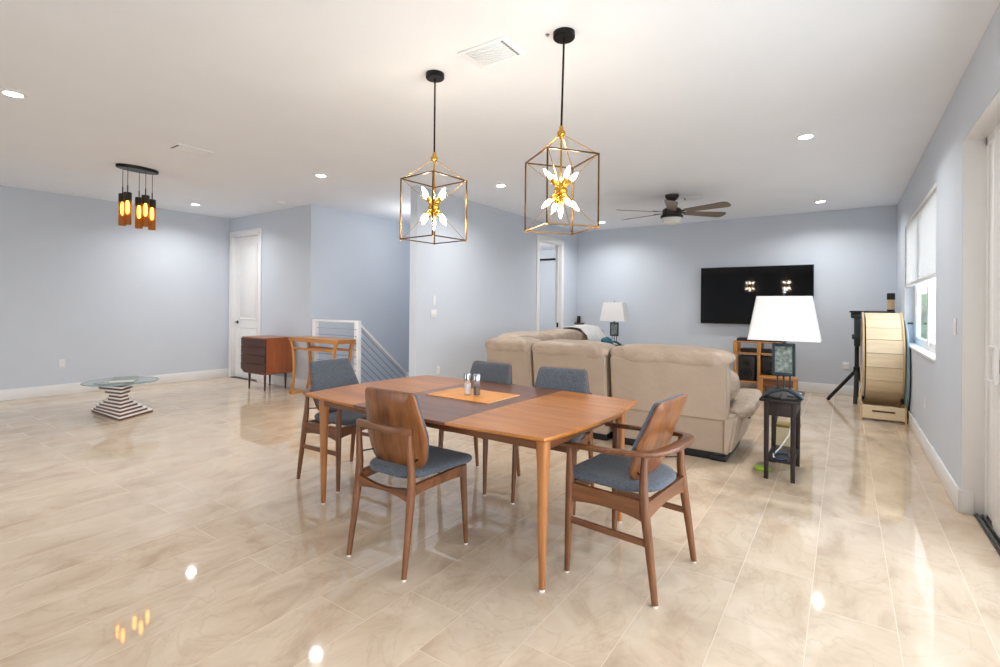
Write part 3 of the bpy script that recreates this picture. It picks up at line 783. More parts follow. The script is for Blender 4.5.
shaker(-2.028, 2.57, M['salt'], .062, 'clear glass salt shaker filled with white salt, left of the pair')
shaker(-1.948, 2.565, M['pepper'], .05, 'glass pepper shaker with grey pepper and a metal lid, right of the pair')

# ------------------------------------------------------------------ sofa
t = thing('sectional_sofa', 'large taupe leather sectional sofa with its back toward the dining table', 'sofa', (-2.0, 5.2, 0))
def S(name, bm, m=None, **k):
    o = obj(name, bm, m or M['leather'], t, **k); o.matrix_parent_inverse = T(2.0, -5.2, 0); return o
def shell(x0, x1, y, rz=0.0, w_bot=None, base=True):
    """back panel seen from behind: upper panel, lower skirt"""
    w = x1-x0; cx = (x0+x1)/2; mx = T(cx, y, 0)@RZ(rz)
    bm = B()
    tmp = bmesh.new()
    # profile (y,z) leaning: bottom at 0.05, top at -.06
    pr = [(.055, .075), (.04, .10), (.035, .34), (.018, .366), (.006, .372), (-.045, .845), (-.032, .868), (.02, .874), (.10, .84), (.16, .38), (.16, .075)]
    nx = 1; n = len(pr)
    prism(bm, [(a, b) for a, b in pr], -w/2+.012, w/2-.012, mx@Matrix(((0, 0, 1, 0), (1, 0, 0, 0), (0, 1, 0, 0), (0, 0, 0, 1))))
    bmesh.ops.bevel(bm, geom=[e for e in bm.edges if len(e.link_faces) == 2 and e.calc_face_angle(0) > 1.2], offset=.02, segments=3, affect='EDGES')
    tmp.free()
    return bm
def pillow(cx, cy, cz, sx, sy, sz, rz=0, seed=0, e1=.62, e2=.38, rx=0):
    bm = B(); superel(bm, sx, sy, sz, e1, e2, T(cx, cy, cz)@RZ(rz)@RX(rx), wob=.05, seed=seed, nu=72, nv=28); return bm
sec = [(-1.865, -.80, 4.585, 0), (-2.735, -1.885, 4.585, 0), (-3.40, -2.745, 4.63, -.10)]
for i, (a, b, y, rz) in enumerate(sec):
    S('back_panel', shell(a, b, y, rz))
    cx = (a+b)/2; w = b-a
    S('head_cushion', pillow(cx, y+.125, .885, w+.02, .37, .20, rz, i+1, .75, .30), M['leather_s'], ang=80)
    S('back_cushion', pillow(cx, y+.27, .64, w+.06 if i == 0 else w, .28, .36, rz, i+5), M['leather_s'], ang=80)
    S('seat_cushion', pillow(cx, y+.62, .41, w-.01, .78, .22, 0, i+9, .4, .25), M['leather_s'], ang=80)
bm = boxes((-1.84, -.86, 4.75, 5.45, .075, .32), (-2.72, -1.9, 4.75, 5.45, .075, .32), (-3.35, -2.75, 4.82, 7.35, .075, .32), (-2.75, -2.56, 5.3, 7.35, .075, .32), bev=.015); S('seat_base', bm)
bm = boxes((-1.82, -.83, 4.66, 5.35, .0, .085), (-2.7, -1.93, 4.68, 5.35, .0, .085), (-3.33, -2.8, 4.75, 7.3, 0, .085), bev=.008)
box(bm, -.96, -.825, 4.64, 4.70, 0, .05, bev=.01); S('base_frame', bm, M['blackpl'])
# right arm
bm = B()
arm = [(4.80, .075), (5.42, .075), (5.50, .12), (5.52, .30), (5.50, .41), (5.2, .43), (4.86, .43), (4.78, .38)]
tmp = bmesh.new()
va = [tmp.verts.new((-.86, y, z)) for y, z in arm]; vb = [tmp.verts.new((-.80+.10*(z-.07)/.36, y, z)) for y, z in arm]
tmp.faces.new(va); tmp.faces.new(list(reversed(vb)))
for i in range(len(arm)): tmp.faces.new((va[i], vb[i], vb[(i+1) % len(arm)], va[(i+1) % len(arm)]))
bmesh.ops.recalc_face_normals(tmp, faces=tmp.faces)
bmesh.ops.bevel(tmp, geom=list(tmp.edges), offset=.025, segments=3, affect='EDGES')
add(bm, tmp)
tmp = bmesh.new()
ap = [(4.60, .075), (4.86, .075), (4.86, .40), (4.72, .42), (4.60, .40)]
va = [tmp.verts.new((-.86, y, z)) for y, z in ap]; vb = [tmp.verts.new((-.79+.06*(z-.07)/.36, y, z)) for y, z in ap]
tmp.faces.new(va); tmp.faces.new(list(reversed(vb)))
for i in range(len(ap)): tmp.faces.new((va[i], vb[i], vb[(i+1) % len(ap)], va[(i+1) % len(ap)]))
bmesh.ops.recalc_face_normals(tmp, faces=tmp.faces)
bmesh.ops.bevel(tmp, geom=list(tmp.edges), offset=.025, segments=3, affect='EDGES')
add(bm, tmp)
arm_o = S('armrest', bm)
bm = B(); superel(bm, .23, .80, .15, .75, .5, T(-.755, 5.12, .455)@RX(.1), wob=.03, seed=31); S('arm_pad', bm, M['leather_s'], ang=80)
bm = B(); lathe(bm, [(0, 0), (.028, 0), (.032, .006), (.022, .014), (0, .012)], 16, T(-.705, 5.0, .36)@RY(PI/2)); S('recline_button', bm, M['blackpl'])
# left branch running toward the television wall
for k, (ya, yb) in enumerate(((4.86, 5.72), (5.74, 6.60), (6.62, 7.42))):
    bm = shell(0, yb-ya, 0)
    bmesh.ops.transform(bm, matrix=T(-3.43, yb, 0)@RZ(-PI/2), verts=bm.verts); S('back_panel', bm)
    S('head_cushion', pillow(-3.27, (ya+yb)/2, .90, yb-ya+.01, .38, .23, PI/2, 40+k), M['leather_s'], ang=80)
    S('back_cushion', pillow(-3.16, (ya+yb)/2, .64, yb-ya, .28, .38, PI/2, 44+k), M['leather_s'], ang=80)
    S('seat_cushion', pillow(-2.86, (ya+yb)/2 if k else 5.35, .41, yb-ya-.01, .68, .22, PI/2, 48+k, .4, .25), M['leather_s'], ang=80)
bm = B(); box(bm, -3.42, -2.58, 7.42, 7.62, .075, .55, bev=.06, seg=4); S('armrest', bm)
# throw over the end of the branch
bm = B()
path = [(-3.545, .60), (-3.535, .80), (-3.495, .97), (-3.40, 1.042), (-3.27, 1.05), (-3.12, 1.03), (-3.015, .93), (-2.975, .75), (-2.95, .6)]
g = bmesh.new(); rows = []
for j in range(13):
    f = j/12; y = 6.58+.86*f; dz = -.02*math.sin(f*9)*.6-(.16*max(0, f-.72)/.28 if f > .72 else 0)
    rows.append([g.verts.new((x+.01*math.sin(f*14+i), y, z+dz*(1 if z > .8 else .3))) for i, (x, z) in enumerate(path)])
for a_, b_ in zip(rows, rows[1:]):
    for i in range(len(path)-1): g.faces.new((a_[i], a_[i+1], b_[i+1], b_[i]))
bmesh.ops.recalc_face_normals(g, faces=g.faces)
bmesh.ops.solidify(g, geom=list(g.faces), thickness=.014)
add(bm, g)
tag(obj('throw_blanket', bm, M['throw'], ang=80), 'fluffy white throw draped over the back of the sofa', 'blanket')
bm = B(); superel(bm, .44, .15, .38, .55, .5, T(-2.76, 6.75, .715)@RZ(PI/2+.5)@RX(-.3), wob=.02, seed=9)
tag(obj('throw_pillow', bm, M['tealfab'], ang=80), 'patterned teal throw pillow on the sofa beside the white throw', 'pillow')

# ------------------------------------------------------------------ lamps and end tables
def table_lamp(loc, label, sc=1.0, rz=0.0):
    t = thing('table_lamp', label, 'lamp', loc, rz)
    k = sc
    def K(bm): bmesh.ops.scale(bm, vec=(k, k, k), verts=bm.verts); return bm
    bm = B(); n = 16
    pts = [(-.135+.27*i/n, 0, .006+.062*math.sin(PI*i/n)) for i in range(n+1)]
    sweep(bm, pts, rect(.10, .024, .3), scales=[(1, .6)]+[(1, 1)]*(n-1)+[(1, .6)])
    obj('arch_base', K(bm), M['lampmetal'], t)
    for x in (-.043, 0, .043):
        bm = B(); tube(bm, [(x, 0, .05), (x, 0, .185)], .0065, 10); obj('post', K(bm), M['lampmetal'], t)
    bm = B(); lathe(bm, [(0, .42), (.006, .42), (.006, .43), (.014, .43), (.014, .455), (.006, .455), (.006, .83), (0, .83)], 14); obj('stem', K(bm), M['lampmetal'], t)
    bm = boxes((-.08, -.06, -.016, .016, .175, .43), (.06, .08, -.016, .016, .175, .43), (-.06, .06, -.016, .016, .175, .2), (-.06, .06, -.016, .016, .405, .43), bev=.002)
    fr = obj('panel_frame', K(bm), M['lampmetal'], t)
    obj('patina_panel', K(boxes((-.06, .06, -.008, .008, .2, .405))), M['patina'], fr, smooth=False)
    bm = B(); z0, z1 = .455, .80
    def ring(hx, hy, z): return [tuple(p)+(z,) for p in roundpoly([(-hx, -hy), (hx, -hy), (hx, hy), (-hx, hy)], .018, 4)]
    g = bmesh.new(); R_ = [[g.verts.new(p) for p in ring(*q)] for q in ((.246, .13, z0), (.187, .10, z1), (.184, .097, z1), (.243, .127, z0))]
    for a_, b_ in zip(R_, R_[1:]+R_[:1]):
        for i in range(len(a_)): g.faces.new((a_[i], a_[(i+1) % len(a_)], b_[(i+1) % len(b_)], b_[i]))
    bmesh.ops.recalc_face_normals(g, faces=g.faces); add(bm, g)
    for sgn in (-1, 1): sweep(bm, [(0, 0, z1-.012), (sgn*.194, 0, z1-.006)], circ(.003, 6))
    obj('lamp_shade', K(bm), M['shade'], t)
    bm = B(); lathe(bm, [(0, .825), (.012, .825), (.012, .835), (.007, .84), (.007, .872), (0, .876)], 12); obj('finial', K(bm), M['chrome'], t)
    return t

def end_table(name, label, x0, x1, y0, y1, h):
    cx, cy = (x0+x1)/2, (y0+y1)/2; w, d = x1-x0, y1-y0
    t = thing(name, label, 'side table', (cx, cy, 0))
    obj('top', boxes((-w/2, w/2, -d/2, d/2, h-.02, h), bev=.004), M['espresso'], t)
    i = .03
    bm = boxes((-w/2+i, w/2-i, -d/2+i, d/2-i, h-.13, h-.02), bev=.003); obj('apron', bm, M['espresso'], t)
    for sx in (-1, 1):
        for sy in (-1, 1):
            x, y = sx*(w/2-i-.017), sy*(d/2-i-.017)
            bm = B(); sweep(bm, [(x, y, 0), (x, y, h-.02)], rect(.036, .036, .12), scales=[.85, 1.0]); obj('leg', bm, M['espresso'], t)
    obj('shelf', boxes((-w/2+i+.01, w/2-i-.01, -d/2+i+.01, d/2-i-.01, .135, .152), bev=.003), M['espresso'], t)
    return t
end_table('side_table', 'narrow dark espresso side table with a lower shelf beside the sofa arm', -.543, -.268, 4.365, 4.955, .628)
table_lamp((-.388, 4.50, .628), 'table lamp with a white rectangular shade in front of the television, nearer lamp')
end_table('side_table', 'dark end table hidden behind the sofa, carrying the farther white-shaded lamp', -3.78, -3.34, 8.55, 9.1, .62)
table_lamp((-3.52, 8.85, .62), 'table lamp with a white shade behind the sofa near the far left corner', 1.0)
# things by the near side table
bm = B(); tube(bm, [(-.395, 4.42, .665), (-.40, 4.352, .655), (-.405, 4.345, .60), (-.425, 4.345, .45), (-.43, 4.37, .30), (-.44, 4.42, .20)], .0045, 8)
tag(obj('lamp_cord', bm, M['blackpl']), 'black cord hanging down the front of the dark side table', 'cord')
bm = B(); tube(bm, [(-.345, 4.84, .49), (-.345, 4.80, .42), (-.365, 4.70, .30), (-.42, 4.56, .21), (-.455, 4.47, .178), (-.445, 4.43, .172)], .006, 8)
tag(obj('charging_cable', bm, M['cablew']), 'white cable sagging beneath the dark side table to its shelf', 'cable')
bm = B(); pts = [(-.405+.055*math.cos(a), 4.53+.10*math.sin(a), .159+.001*math.sin(3*a)) for a in [2*PI*i/28 for i in range(26)]]
tube(bm, pts, .005, 8); tag(obj('ethernet_cable', bm, M['cableb']), 'blue cable coiled on the lower shelf of the dark side table', 'cable')
t = thing('storage_box', 'cream and olive box standing on the floor behind the dark side table', 'box', (-.42, 5.22, 0))
obj('box_body', boxes((-.10, .10, -.08, .08, 0, .27), bev=.004), M['cream'], t)
obj('box_lid', boxes((-.105, .105, -.085, .085, .262, .285), bev=.004), M['olive'], t)
bm = B(); lathe(bm, [(0, .004), (.045, 0), (.06, .012), (.062, .02), (.045, .03), (.02, .03), (0, .026)], 24, T(-.545, 4.62, 0))
tag(obj('toy_ring', bm, M['lime']), 'lime green rubber toy on the floor by the dark side table leg', 'toy')
bm = boxes((-.05, .05, -.03, .03, 0, .03), bev=.008)
o = tag(obj('power_adapter', bm, M['plate']), 'small white charger block on the dark side table beside the lamp base', 'charger'); o.location = (-.325, 4.62, .629)

# ------------------------------------------------------------------ TV wall
t = thing('television', 'large black flat-screen television mounted on the far wall', 'television', (-1.248, 9.36, 1.55))
obj('bezel', boxes((-.852, .852, -.045, 0, -.49, .49), bev=.006), M['blackpl'], t)
obj('screen', boxes((-.842, .842, -.0465, -.044, -.478, .48)), M['screen'], t, smooth=False)
obj('wall_mount', boxes((-.3, .3, 0, .056, -.2, .2)), M['black'], t, smooth=False)
# wooden media stand
t = thing('media_stand', 'honey wood media stand with open shelves under the television', 'stand', (-1.12, 9.12, 0))
obj('shelf', boxes((-.37, .37, -.18, .18, .775, .80), bev=.004), M['honey_x'], t)
obj('shelf', boxes((-.37, .37, -.18, .18, .59, .615), bev=.004), M['honey_x'], t)
obj('shelf', boxes((-.37, .37, -.18, .18, .13, .155), bev=.004), M['honey_x'], t)
for x in (-.35, 0, .35):
    for y in (-.16, .16):
        obj('post', boxes((x-.02, x+.02, y-.018, y+.018, .155, .59), bev=.003), M['honey'], t)
        obj('post', boxes((x-.03, x+.03, y-.018, y+.018, .615, .775), bev=.003), M['honey'], t)
        obj('foot', boxes((x-.025, x+.025, y-.018, y+.018, 0, .13), bev=.003), M['honey'], t)
bm = boxes((-.33, .33, -.15, .15, .0, .045), bev=.006); o = tag(obj('media_player', bm, M['blackpl']), 'flat black media box on top of the wooden media stand', 'media box'); o.location = (-1.12, 9.1, .8005)
bm = boxes((-.28, .28, -.12, .12, 0, .06), bev=.006)
for s in (-1, 1): lathe(bm, [(0, -.0), (.012, 0), (.012, .01), (0, .01)], 10, T(s*.1, -.12, .03)@RX(PI/2))
o = tag(obj('receiver', bm, M['blackpl']), 'black receiver box on the upper shelf of the wooden media stand', 'receiver'); o.location = (-1.12, 9.1, .6155)
for x, w in ((-1.30, 'left'), (-.945, 'right')):
    tt = thing('speaker', '%s black speaker on the lower shelf of the wooden media stand' % w, 'speaker', (x, 9.08, .1555))
    obj('cabinet', boxes((-.12, .12, -.14, .14, 0, .40), bev=.006), M['blackpl'], tt)
    bm = B()
    for z, r in ((.12, .08), (.29, .05)): lathe(bm, [(0, .0), (r*.4, .004), (r*.8, -.002), (r, .008), (r*1.08, .004), (r*1.08, 0)], 24, T(0, -.139, z)@RX(PI/2))
    obj('driver_cone', bm, M['black'], tt)
t = thing('wooden_bench', 'low honey wood bench with an apron in front of the media stand', 'bench', (-.82, 8.72, 0))
obj('top', boxes((-.26, .26, -.13, .13, .255, .285), bev=.004), M['honey_x'], t)
obj('apron', boxes((-.24, .24, -.11, -.09, .14, .255), (-.24, .24, .09, .11, .14, .255), bev=.003), M['teak'], t)
for sx in (-1, 1): obj('leg', boxes((sx*.225-.025, sx*.225+.025, -.12, .12, 0, .255), bev=.003), M['honey'], t)
# corner shelf with box
t = thing('wall_shelf', 'tiny brown wall shelf near the far left corner', 'shelf', (-4.475, YT-.07, .985))
bm = boxes((-.085, .085, -.07, .07, 0, .02), bev=.003); obj('shelf_board', bm, M['teak'], t)
bm = boxes((-.07, .07, .05, .07, -.05, 0), bev=.003); obj('bracket', bm, M['teak'], t)
bm = B(); lathe(bm, [(0, 0), (.032, 0), (.034, .006), (.034, .13), (.03, .138), (0, .14)], 20); o = tag(obj('wireless_speaker', bm, M['blackpl']), 'small black cylinder speaker on the tiny wall shelf', 'speaker'); o.location = (-4.485, YT-.07, 1.0055)

# ------------------------------------------------------------------ cat wheel corner
WC = (7.972, .727); WRAD = .553
t = thing('exercise_wheel', 'large plywood pet exercise wheel with slatted tread in the far right corner', 'pet wheel', (.380, WC[0], 0))
def ringplate(bm, x0, x1, r0, r1, n=72):
    g = bmesh.new(); rr = []
    for x, r in ((x0, r0), (x0, r1), (x1, r1), (x1, r0)):
        rr.append([g.verts.new((x, r*math.cos(2*PI*i/n), WC[1]+r*math.sin(2*PI*i/n))) for i in range(n)])
    for a_, b_ in zip(rr, rr[1:]+rr[:1]):
        for i in range(n): g.faces.new((a_[i], a_[(i+1) % n], b_[(i+1) % n], b_[i]))
    bmesh.ops.recalc_face_normals(g, faces=g.faces); add(bm, g)
bm = B(); ringplate(bm, -.190, -.172, WRAD-.032, WRAD+.018); obj('rim', bm, M['plyrim'], t)
bm = B(); ringplate(bm, .190, .208, WRAD-.032, WRAD+.018); obj('rim', bm, M['plyrim'], t)
n = 21
bm = B()
for k in range(n):
    a = 2*PI*(k+.5)/n; w = 2*PI*WRAD/n*.485
    mx = T(0, WRAD*math.cos(a), WC[1]+WRAD*math.sin(a))@RX(a-PI/2)
    box(bm, -.158, .190, -w, w, -.012, .004, bev=.002, mx=mx)
obj('tread_slats', bm, M['ply'], t, smooth=False)
bm = B(); ringplate(bm, -.158, .188, WRAD-.022, WRAD-.013); obj('running_lining', bm, M['carpet'], t)
bm = B()
for sx in (-1, 1):
    x = .009+sx*.2085
    pl = [(-.53, 0), (-.44, 0), (-.40, .03), (.40, .03), (.44, 0), (.53, 0), (.53, .20), (.47, .22)]
    ar_ = [(math.cos(a)*(WRAD+.03), WC[1]+math.sin(a)*(WRAD+.03)) for a in [math.radians(q) for q in range(-42, -139, -6)]]
    poly = [(-.54, 0), (-.45, 0), (-.42, .03), (.42, .03), (.45, 0), (.54, 0), (.54, .20)]+[(y, z) for y, z in ar_ if z < .2]+[(-.54, .20)]
    prism(bm, poly, x-.009, x+.009, Matrix(((0, 0, 1, 0), (1, 0, 0, 0), (0, 1, 0, 0), (0, 0, 0, 1))))
obj('base_side', bm, M['plyrim'], t, smooth=False)
def slotpanel(y):
    g = B(); yy0, yy1 = y-.009, y+.009
    for q in ((-.195, .213, .03, .108), (-.195, .213, .130, .185), (-.195, -.10, .108, .130), (.12, .213, .108, .130)): box(g, q[0], q[1], yy0, yy1, q[2], q[3])
    return g
obj('base_front', slotpanel(-.53), M['ply'], t, smooth=False)
obj('base_back', slotpanel(.53), M['ply'], t, smooth=False)
bm = B()
for y in (-.30, .30):
    for x in (-.181, .199): tube(bm, [(x-.012, y, .245), (x+.012, y, .245)], .035, 18)
obj('roller', bm, M['blackpl'], t)
bm = B(); lathe(bm, [(0, -.011), (.585, -.013), (.6, -.006), (.6, .006), (.585, .011), (0, .011)], 64, T(.6145, 7.93, .602)@RY(PI/2))
tag(obj('round_mat', bm, M['teal']), 'round dusty teal mat wedged upright between the pet wheel and the wall', 'mat')

t = thing('tripod_desk', 'black tripod stand with a flat black top behind the plywood pet wheel', 'stand', (.155, 8.86, 0))
obj('top_plate', boxes((-.09, .42, -.2, .2, 1.285, 1.31), bev=.005), M['blackpl'], t)
bm = boxes((-.075, .06, -.12, .12, 1.20, 1.285), bev=.02); box(bm, -.035, .045, -.05, .05, .80, 1.21, bev=.01); box(bm, -.06, .05, -.06, .06, .90, .97, bev=.01); obj('clamp_head', bm, M['lampmetal'], t)
bm = B(); tube(bm, [(0, 0, .06), (0, 0, .9)], .027, 14); tube(bm, [(0, 0, .40), (0, 0, .50)], .04, 14); obj('column', bm, M['blackpl'], t)
for a in (-2.85, -.95, 1.1):
    bm = B(); ex, ey = .36*math.cos(a), .36*math.sin(a)
    if a == -.95: ex, ey = -.02, -.27
    sweep(bm, [(0, 0, .46), (ex*.96, ey*.96, .03), (ex, ey, .0)], rect(.05, .042, .3), up=(0, 0, 1)); obj('leg', bm, M['blackpl'], t)
t = thing('canister_speaker', 'tan and black cylinder canister standing on the black stand in the corner', 'speaker', (.54, 8.86, 1.3105))
bm = B(); lathe(bm, [(0, 0), (.042, 0), (.045, .006), (.045, .022), (0, .022)], 24); lathe(bm, [(0, .16), (.046, .16), (.047, .165), (.047, .245), (.042, .252), (0, .252)], 24); obj('cap', bm, M['blackpl'], t)
bm = B(); lathe(bm, [(0, .022), (.043, .022), (.043, .16), (0, .16)], 24); obj('body', bm, M['plyrim'], t)

# ------------------------------------------------------------------ chest, console, stair rail
t = thing('chest_of_drawers', 'small mid-century teak chest with four dark drawers on tapered legs', 'chest', (-7.51, 4.395, 0))
w, d, z0, z1 = .355, .235, .25, .815
bm = B(); poly = [(-w, z1), (-w, .31), (-w+.10, z0), (w-.06, z0), (w, .28), (w, z1)]
prism(bm, poly, -d+.02, d, Matrix(((1, 0, 0, 0), (0, 0, 1, 0), (0, 1, 0, 0), (0, 0, 0, 1)))); obj('body', bm, M['chest_side'], t, smooth=False)
zs = [z1-.016, .678, .545, .412, z0+.006]
for k in range(4):
    za, zb = zs[k+1]+.004, zs[k]-.004
    bm = B()
    if k < 3: box(bm, -w+.012, w-.012, -d, -d+.022, za, zb, bev=.004)
    else:
        poly = [(-w+.012, zb), (-w+.012, .315), (-w+.105, za), (w-.065, za), (w-.012, .285), (w-.012, zb)]
        prism(bm, poly, -d, -d+.022, Matrix(((1, 0, 0, 0), (0, 0, 1, 0), (0, 1, 0, 0), (0, 0, 0, 1))))
    dr = obj('drawer', bm, M['chest_front'], t, smooth=False)
    bm = boxes((-w+.012, w-.012, -d-.005, -d+.002, zb-.014, zb), bev=.002); obj('drawer_lip', bm, M['chest_front'], dr)
for x in (-.2, .24):
    for y in (-.17, .17):
        bm = B(); lathe(bm, [(0, 0), (.011, 0), (.02, .252), (0, .252)], 14, T(x, y, 0)); obj('leg', bm, M['chest_front'], t)

t = thing('console_table', 'honey wood console table with curved legs in front of the stair railing', 'console table', (-6.255, 4.485, 0))
hw_, hd, ht = .575, .165, .845
bm = B(); pad(bm, roundpoly([(-hw_, -hd), (hw_, -hd), (hw_, hd), (-hw_, hd)], .01, 3), [(0, ht), (.9, ht), (1, ht), (1, ht-.018), (.965, ht-.06), (.9, ht-.06), (0, ht-.055)]); obj('top', bm, M['honey_x'], t, ang=30)
for sx in (-1, 1):
    for sy in (-1, 1):
        x = sx*.52; y = sy*.135
        pts = [(sx*.525, y, ht-.05), (sx*.49, y, .70), (sx*.462, y, .52), (sx*.455, y, .36), (sx*.475, y, .18), (sx*.515, y, .035)]
        bm = B(); sweep(bm, pts, rect(.042, .036, .2), up=(0, 1, 0), scales=[1.15, 1, .95, .95, 1, 1.1]); obj('leg', bm, M['honey'], t)
    obj('foot_runner', boxes((sx*.52-.025, sx*.52+.025, -.165, .165, 0, .035), bev=.005), M['honey'], t)
for sy in (-1, 1): obj('stretcher', boxes((-.47, .47, sy*.135-.012, sy*.135+.012, .665, .70), bev=.004), M['honey_x'], t)

t = thing('stair_railing', 'white metal stair railing with steel cables at the stairwell edge', 'railing', (-6.2, 4.72, 0))
def P(name, bm, m=None, **k):
    o = obj(name, bm, m or M['white_metal'], t, **k); o.matrix_parent_inverse = T(6.2, -4.72, 0); return o
Y0 = 4.70
for x in (-6.70, -5.712): P('post', boxes((x-.036, x+.036, Y0-.036, Y0+.036, 0, 1.075), bev=.004))
P('top_rail', boxes((-6.745, -5.67, Y0-.03, Y0+.03, 1.075, 1.105), bev=.004))
bm = B(); sweep(bm, [(-5.712, Y0+.03, 1.045), (-5.712, 5.75, .165), (-5.712, 6.6, -.53)], rect(.05, .034, .2)); P('sloped_rail', bm)
P('post', boxes((-5.745, -5.68, 5.66, 5.72, -.70, .26), bev=.004))
bm = B()
for k in range(10):
    z = .10+.0975*k; tube(bm, [(-6.665, Y0, z), (-5.748, Y0, z)], .0032, 6)
P('cable', bm, M['steel'])
bm = B()
for k in range(10):
    z = .98-.105*k; tube(bm, [(-5.712, Y0+.036, z), (-5.712, 5.66, z-.80)], .0034, 6)
P('cable', bm, M['steel'])
bm = B()
for k in range(10):
    box(bm, -5.725, -5.70, Y0-.041, Y0-.035, .095+.0975*k, .105+.0975*k)
P('cable_fitting', bm, M['blackpl'], smooth=False)

# ------------------------------------------------------------------ glass coffee table
CX, CY = -6.98, 2.29
t = thing('coffee_table', 'round glass coffee table on a twisted brown and white slat base', 'coffee table', (CX, CY, 0))
zt = .402
bm = B(); lathe(bm, [(0, zt), (.358, zt), (.365, zt+.003), (.365, zt+.009), (.358, zt+.012), (0, zt+.012)], 64); obj('glass_top', bm, M['tglass'], t)
bm = B(); g = bmesh.new(); nn = 64; rr = []
for r, z in ((.3655, zt+.002), (.3675, zt+.006), (.3655, zt+.010), (.3645, zt+.006)): rr.append([g.verts.new((r*math.cos(2*PI*i/nn), r*math.sin(2*PI*i/nn), z)) for i in range(nn)])
for a_, b_ in zip(rr, rr[1:]+rr[:1]):
    for i in range(nn): g.faces.new((a_[i], a_[(i+1) % nn], b_[(i+1) % nn], b_[i]))
add(bm, g); obj('glass_rim', bm, M['glassedge'], t)
lay = [1.0, .86, .72, .58, .44, .31, .28, .36, .47, .56]
N_ = len(lay); hh = zt/N_
ridge = Vector((-6.70-CX, 2.185-CY)); va_ = Vector((-0.853, -0.013)); vb_ = Vector((-.26, .43))
for k, q in enumerate(lay):
    rot = Matrix.Rotation(.03*k, 2)
    p0 = ridge+Vector((-.02, .01))*k*.6; a_, b_ = rot@(va_*q), rot@(vb_*q)
    for nm, z0_, z1_, mm, f, lb in (('slat', hh*k, hh*k+hh*.54, M['slatb'], 1.0, 'dark brown slat'), ('slat', hh*k+hh*.54, hh*(k+1), M['slatw'], .985, 'white slat')):
        P4 = [p0, p0+b_*f, p0+(a_+b_)*f, p0+a_*f]
        bm = B(); prism(bm, roundpoly([tuple(p) for p in P4], [.004, .02, .02, .03], 4), z0_, z1_); obj(nm, bm, mm, t, ang=30)['label'] = lb
t = thing('book', 'flat grey-green hardcover book lying on the round glass table', 'book', (CX+.02, CY+.02, zt+.0125), 1.1)
obj('cover', boxes((-.12, .12, -.16, .16, 0, .004), (-.12, .12, -.16, .16, .026, .03), (-.12, -.116, -.16, .16, .004, .026)), M['bookc'], t, smooth=False)
obj('pages', boxes((-.115, .115, -.155, .155, .0042, .0258)), M['bookw'], t, smooth=False)

# ------------------------------------------------------------------ plates on the walls
def plate(loc, rz, label, cat, w=.07, h=.115, kind='outlet', name=None):
    t = thing(name or ('wall_outlet' if kind == 'outlet' else 'light_switch'), label, cat, loc, rz)
    obj('cover_plate', boxes((-w/2, w/2, -.007, 0, -h/2, h/2), bev=.002), M['plate'], t)
    bm = B()
    if kind == 'outlet':
        for z in (-.024, .024): box(bm, -.016, .016, -.010, -.006, z-.014, z+.014, bev=.002)
        obj('socket', bm, M['trim'], t)
    else:
        n = max(1, round(w/.07))
        for k in range(n):
            x = (k-(n-1)/2)*.046; box(bm, x-.016, x+.016, -.011, -.006, -.033, .033, bev=.002)
        obj('rocker', bm, M['trim'], t)
plate((XL, 2.32, .45), PI/2, 'white outlet plate low on the left wall behind the glass table', 'outlet')
plate((.03, YT, .45), 0, 'white outlet plate low on the far wall beside the pet wheel', 'outlet', .09, .12)
plate((XD, 5.12, .45), PI/2, 'white outlet plate low on the hall wall, just above the dining table edge', 'outlet')
plate((XR, 6.15, .455), -PI/2, 'white outlet plate on the right wall below the window', 'outlet')
plate((XR, 4.64, 1.215), -PI/2, 'white light switch on the right wall between window and sliding door', 'light switch', kind='switch')
plate((XD, 5.02, 1.22), PI/2, 'wide white switch plate on the hall wall left of the open doorway', 'light switch', .12, kind='switch')
plate((XD, 5.03, 1.40), PI/2, 'slim white thermostat on the hall wall above the wide switch plate', 'thermostat', .05, .13, kind='switch', name='wall_thermostat')
t = thing('curtain_rod', 'black rod high on the wall of the room beyond the open doorway', 'curtain rod', (-6.9, 12.0, 2.62))
bm = B(); tube(bm, [(-.9, -.08, 0), (.9, -.08, 0)], .025, 12); obj('rod', bm, M['black'], t)
bm = boxes((-.75, -.72, -.08, 0, -.015, .015), (.72, .75, -.08, 0, -.015, .015)); obj('bracket', bm, M['black'], t)

# ------------------------------------------------------------------ light
w = bpy.data.worlds.new('sky'); scene.world = w; w.use_nodes = True
N = w.node_tree.nodes; L = w.node_tree.links
bg = N['Background']
tc = N.new('ShaderNodeTexCoord'); sp = N.new('ShaderNodeSeparateXYZ'); rp = N.new('ShaderNodeValToRGB')
L.new(tc.outputs['Generated'], sp.inputs[0]); L.new(sp.outputs['Z'], rp.inputs['Fac'])
rp.color_ramp.elements[0].position = 0.0; rp.color_ramp.elements[0].color = (.97, .98, 1, 1)
rp.color_ramp.elements[1].position = .6; rp.color_ramp.elements[1].color = (.78, .88, 1, 1)
L.new(rp.outputs['Color'], bg.inputs['Color']); bg.inputs['Strength'].default_value = 3.6

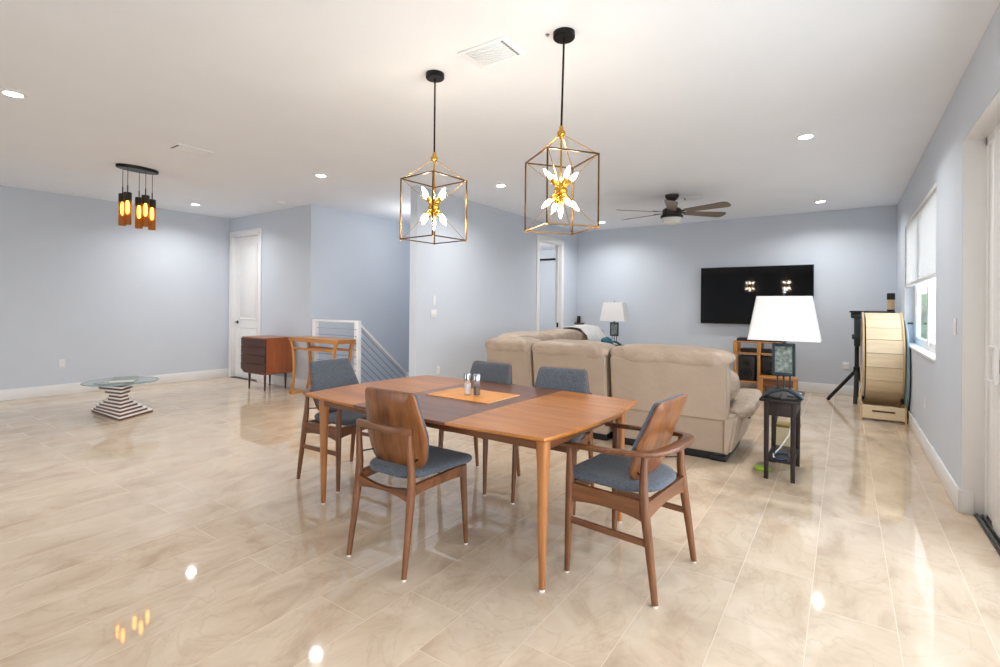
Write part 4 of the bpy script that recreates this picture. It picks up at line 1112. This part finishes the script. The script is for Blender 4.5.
def portal(loc, rot, sx, sy):
    l = bpy.data.lights.new('sky_portal', 'AREA'); l.shape = 'RECTANGLE'; l.size = sx; l.size_y = sy
    l.cycles.is_portal = True
    o = bpy.data.objects.new('sky_portal', l); C.objects.link(o); o.location = loc; o.rotation_euler = rot
portal((XR+TH+.05, (SY0+SY1)/2, SZ/2), (0, PI/2, 0), SZ, SY1-SY0)
portal((XR+TH+.05, (WY0+WY1)/2, (WZ0+WZ1)/2), (0, PI/2, 0), WZ1-WZ0, WY1-WY0)
portal(((BX0+BX1)/2, FY0-.2, (BZ0+BZ1)/2), (PI/2, 0, 0), BX1-BX0, BZ1-BZ0)
for nm, loc, e in (('annex_fill', (-6.5, 9.9, 2.7), 60), ('stair_fill', (-5.6, 6.0, 2.4), 13)):  # added fill lights without fixtures, brighten annex and stairwell
    l = bpy.data.lights.new(nm, 'POINT'); l.energy = e; l.shadow_soft_size = .15; l.color = (1, .97, .93)
    o = bpy.data.objects.new(nm, l); C.objects.link(o); o.location = loc

# ------------------------------------------------------------------ camera
yaw, roll, pitch = math.radians(34.643), math.radians(.517), math.radians(.153)
s_, c_ = math.sin(yaw), math.cos(yaw)
fw = Vector((-s_*math.cos(pitch), c_*math.cos(pitch), math.sin(pitch)))
rt = Vector((c_, s_, 0)); up = rt.cross(fw)
r2 = rt*math.cos(roll)+up*math.sin(roll); u2 = -rt*math.sin(roll)+up*math.cos(roll)
cam = bpy.data.cameras.new('camera'); co = bpy.data.objects.new('camera', cam); C.objects.link(co)
m = Matrix.Identity(4)
for i in range(3): m[i][0], m[i][1], m[i][2] = r2[i], u2[i], -fw[i]
m[0][3], m[1][3], m[2][3] = 0, 0, 1.329
co.matrix_world = m
cam.sensor_fit = 'HORIZONTAL'; cam.sensor_width = 36; cam.lens = 498.005/1000*36
cam.shift_x = 0; cam.shift_y = (304.953-333.5)/1000
cam.clip_start = .05; cam.clip_end = 300
scene.camera = co

vs = scene.view_settings
vs.view_transform = 'Standard'; vs.look = 'None'; vs.exposure = 0.64; vs.gamma = 1.0; vs.use_curve_mapping = False
scene.cycles.use_denoising = True
scene.cycles.max_bounces = 12; scene.cycles.diffuse_bounces = 6; scene.cycles.glossy_bounces = 6; scene.cycles.transparent_max_bounces = 16
scene.cycles.sample_clamp_indirect = 8.0
scene.cycles.caustics_reflective = False; scene.cycles.caustics_refractive = False
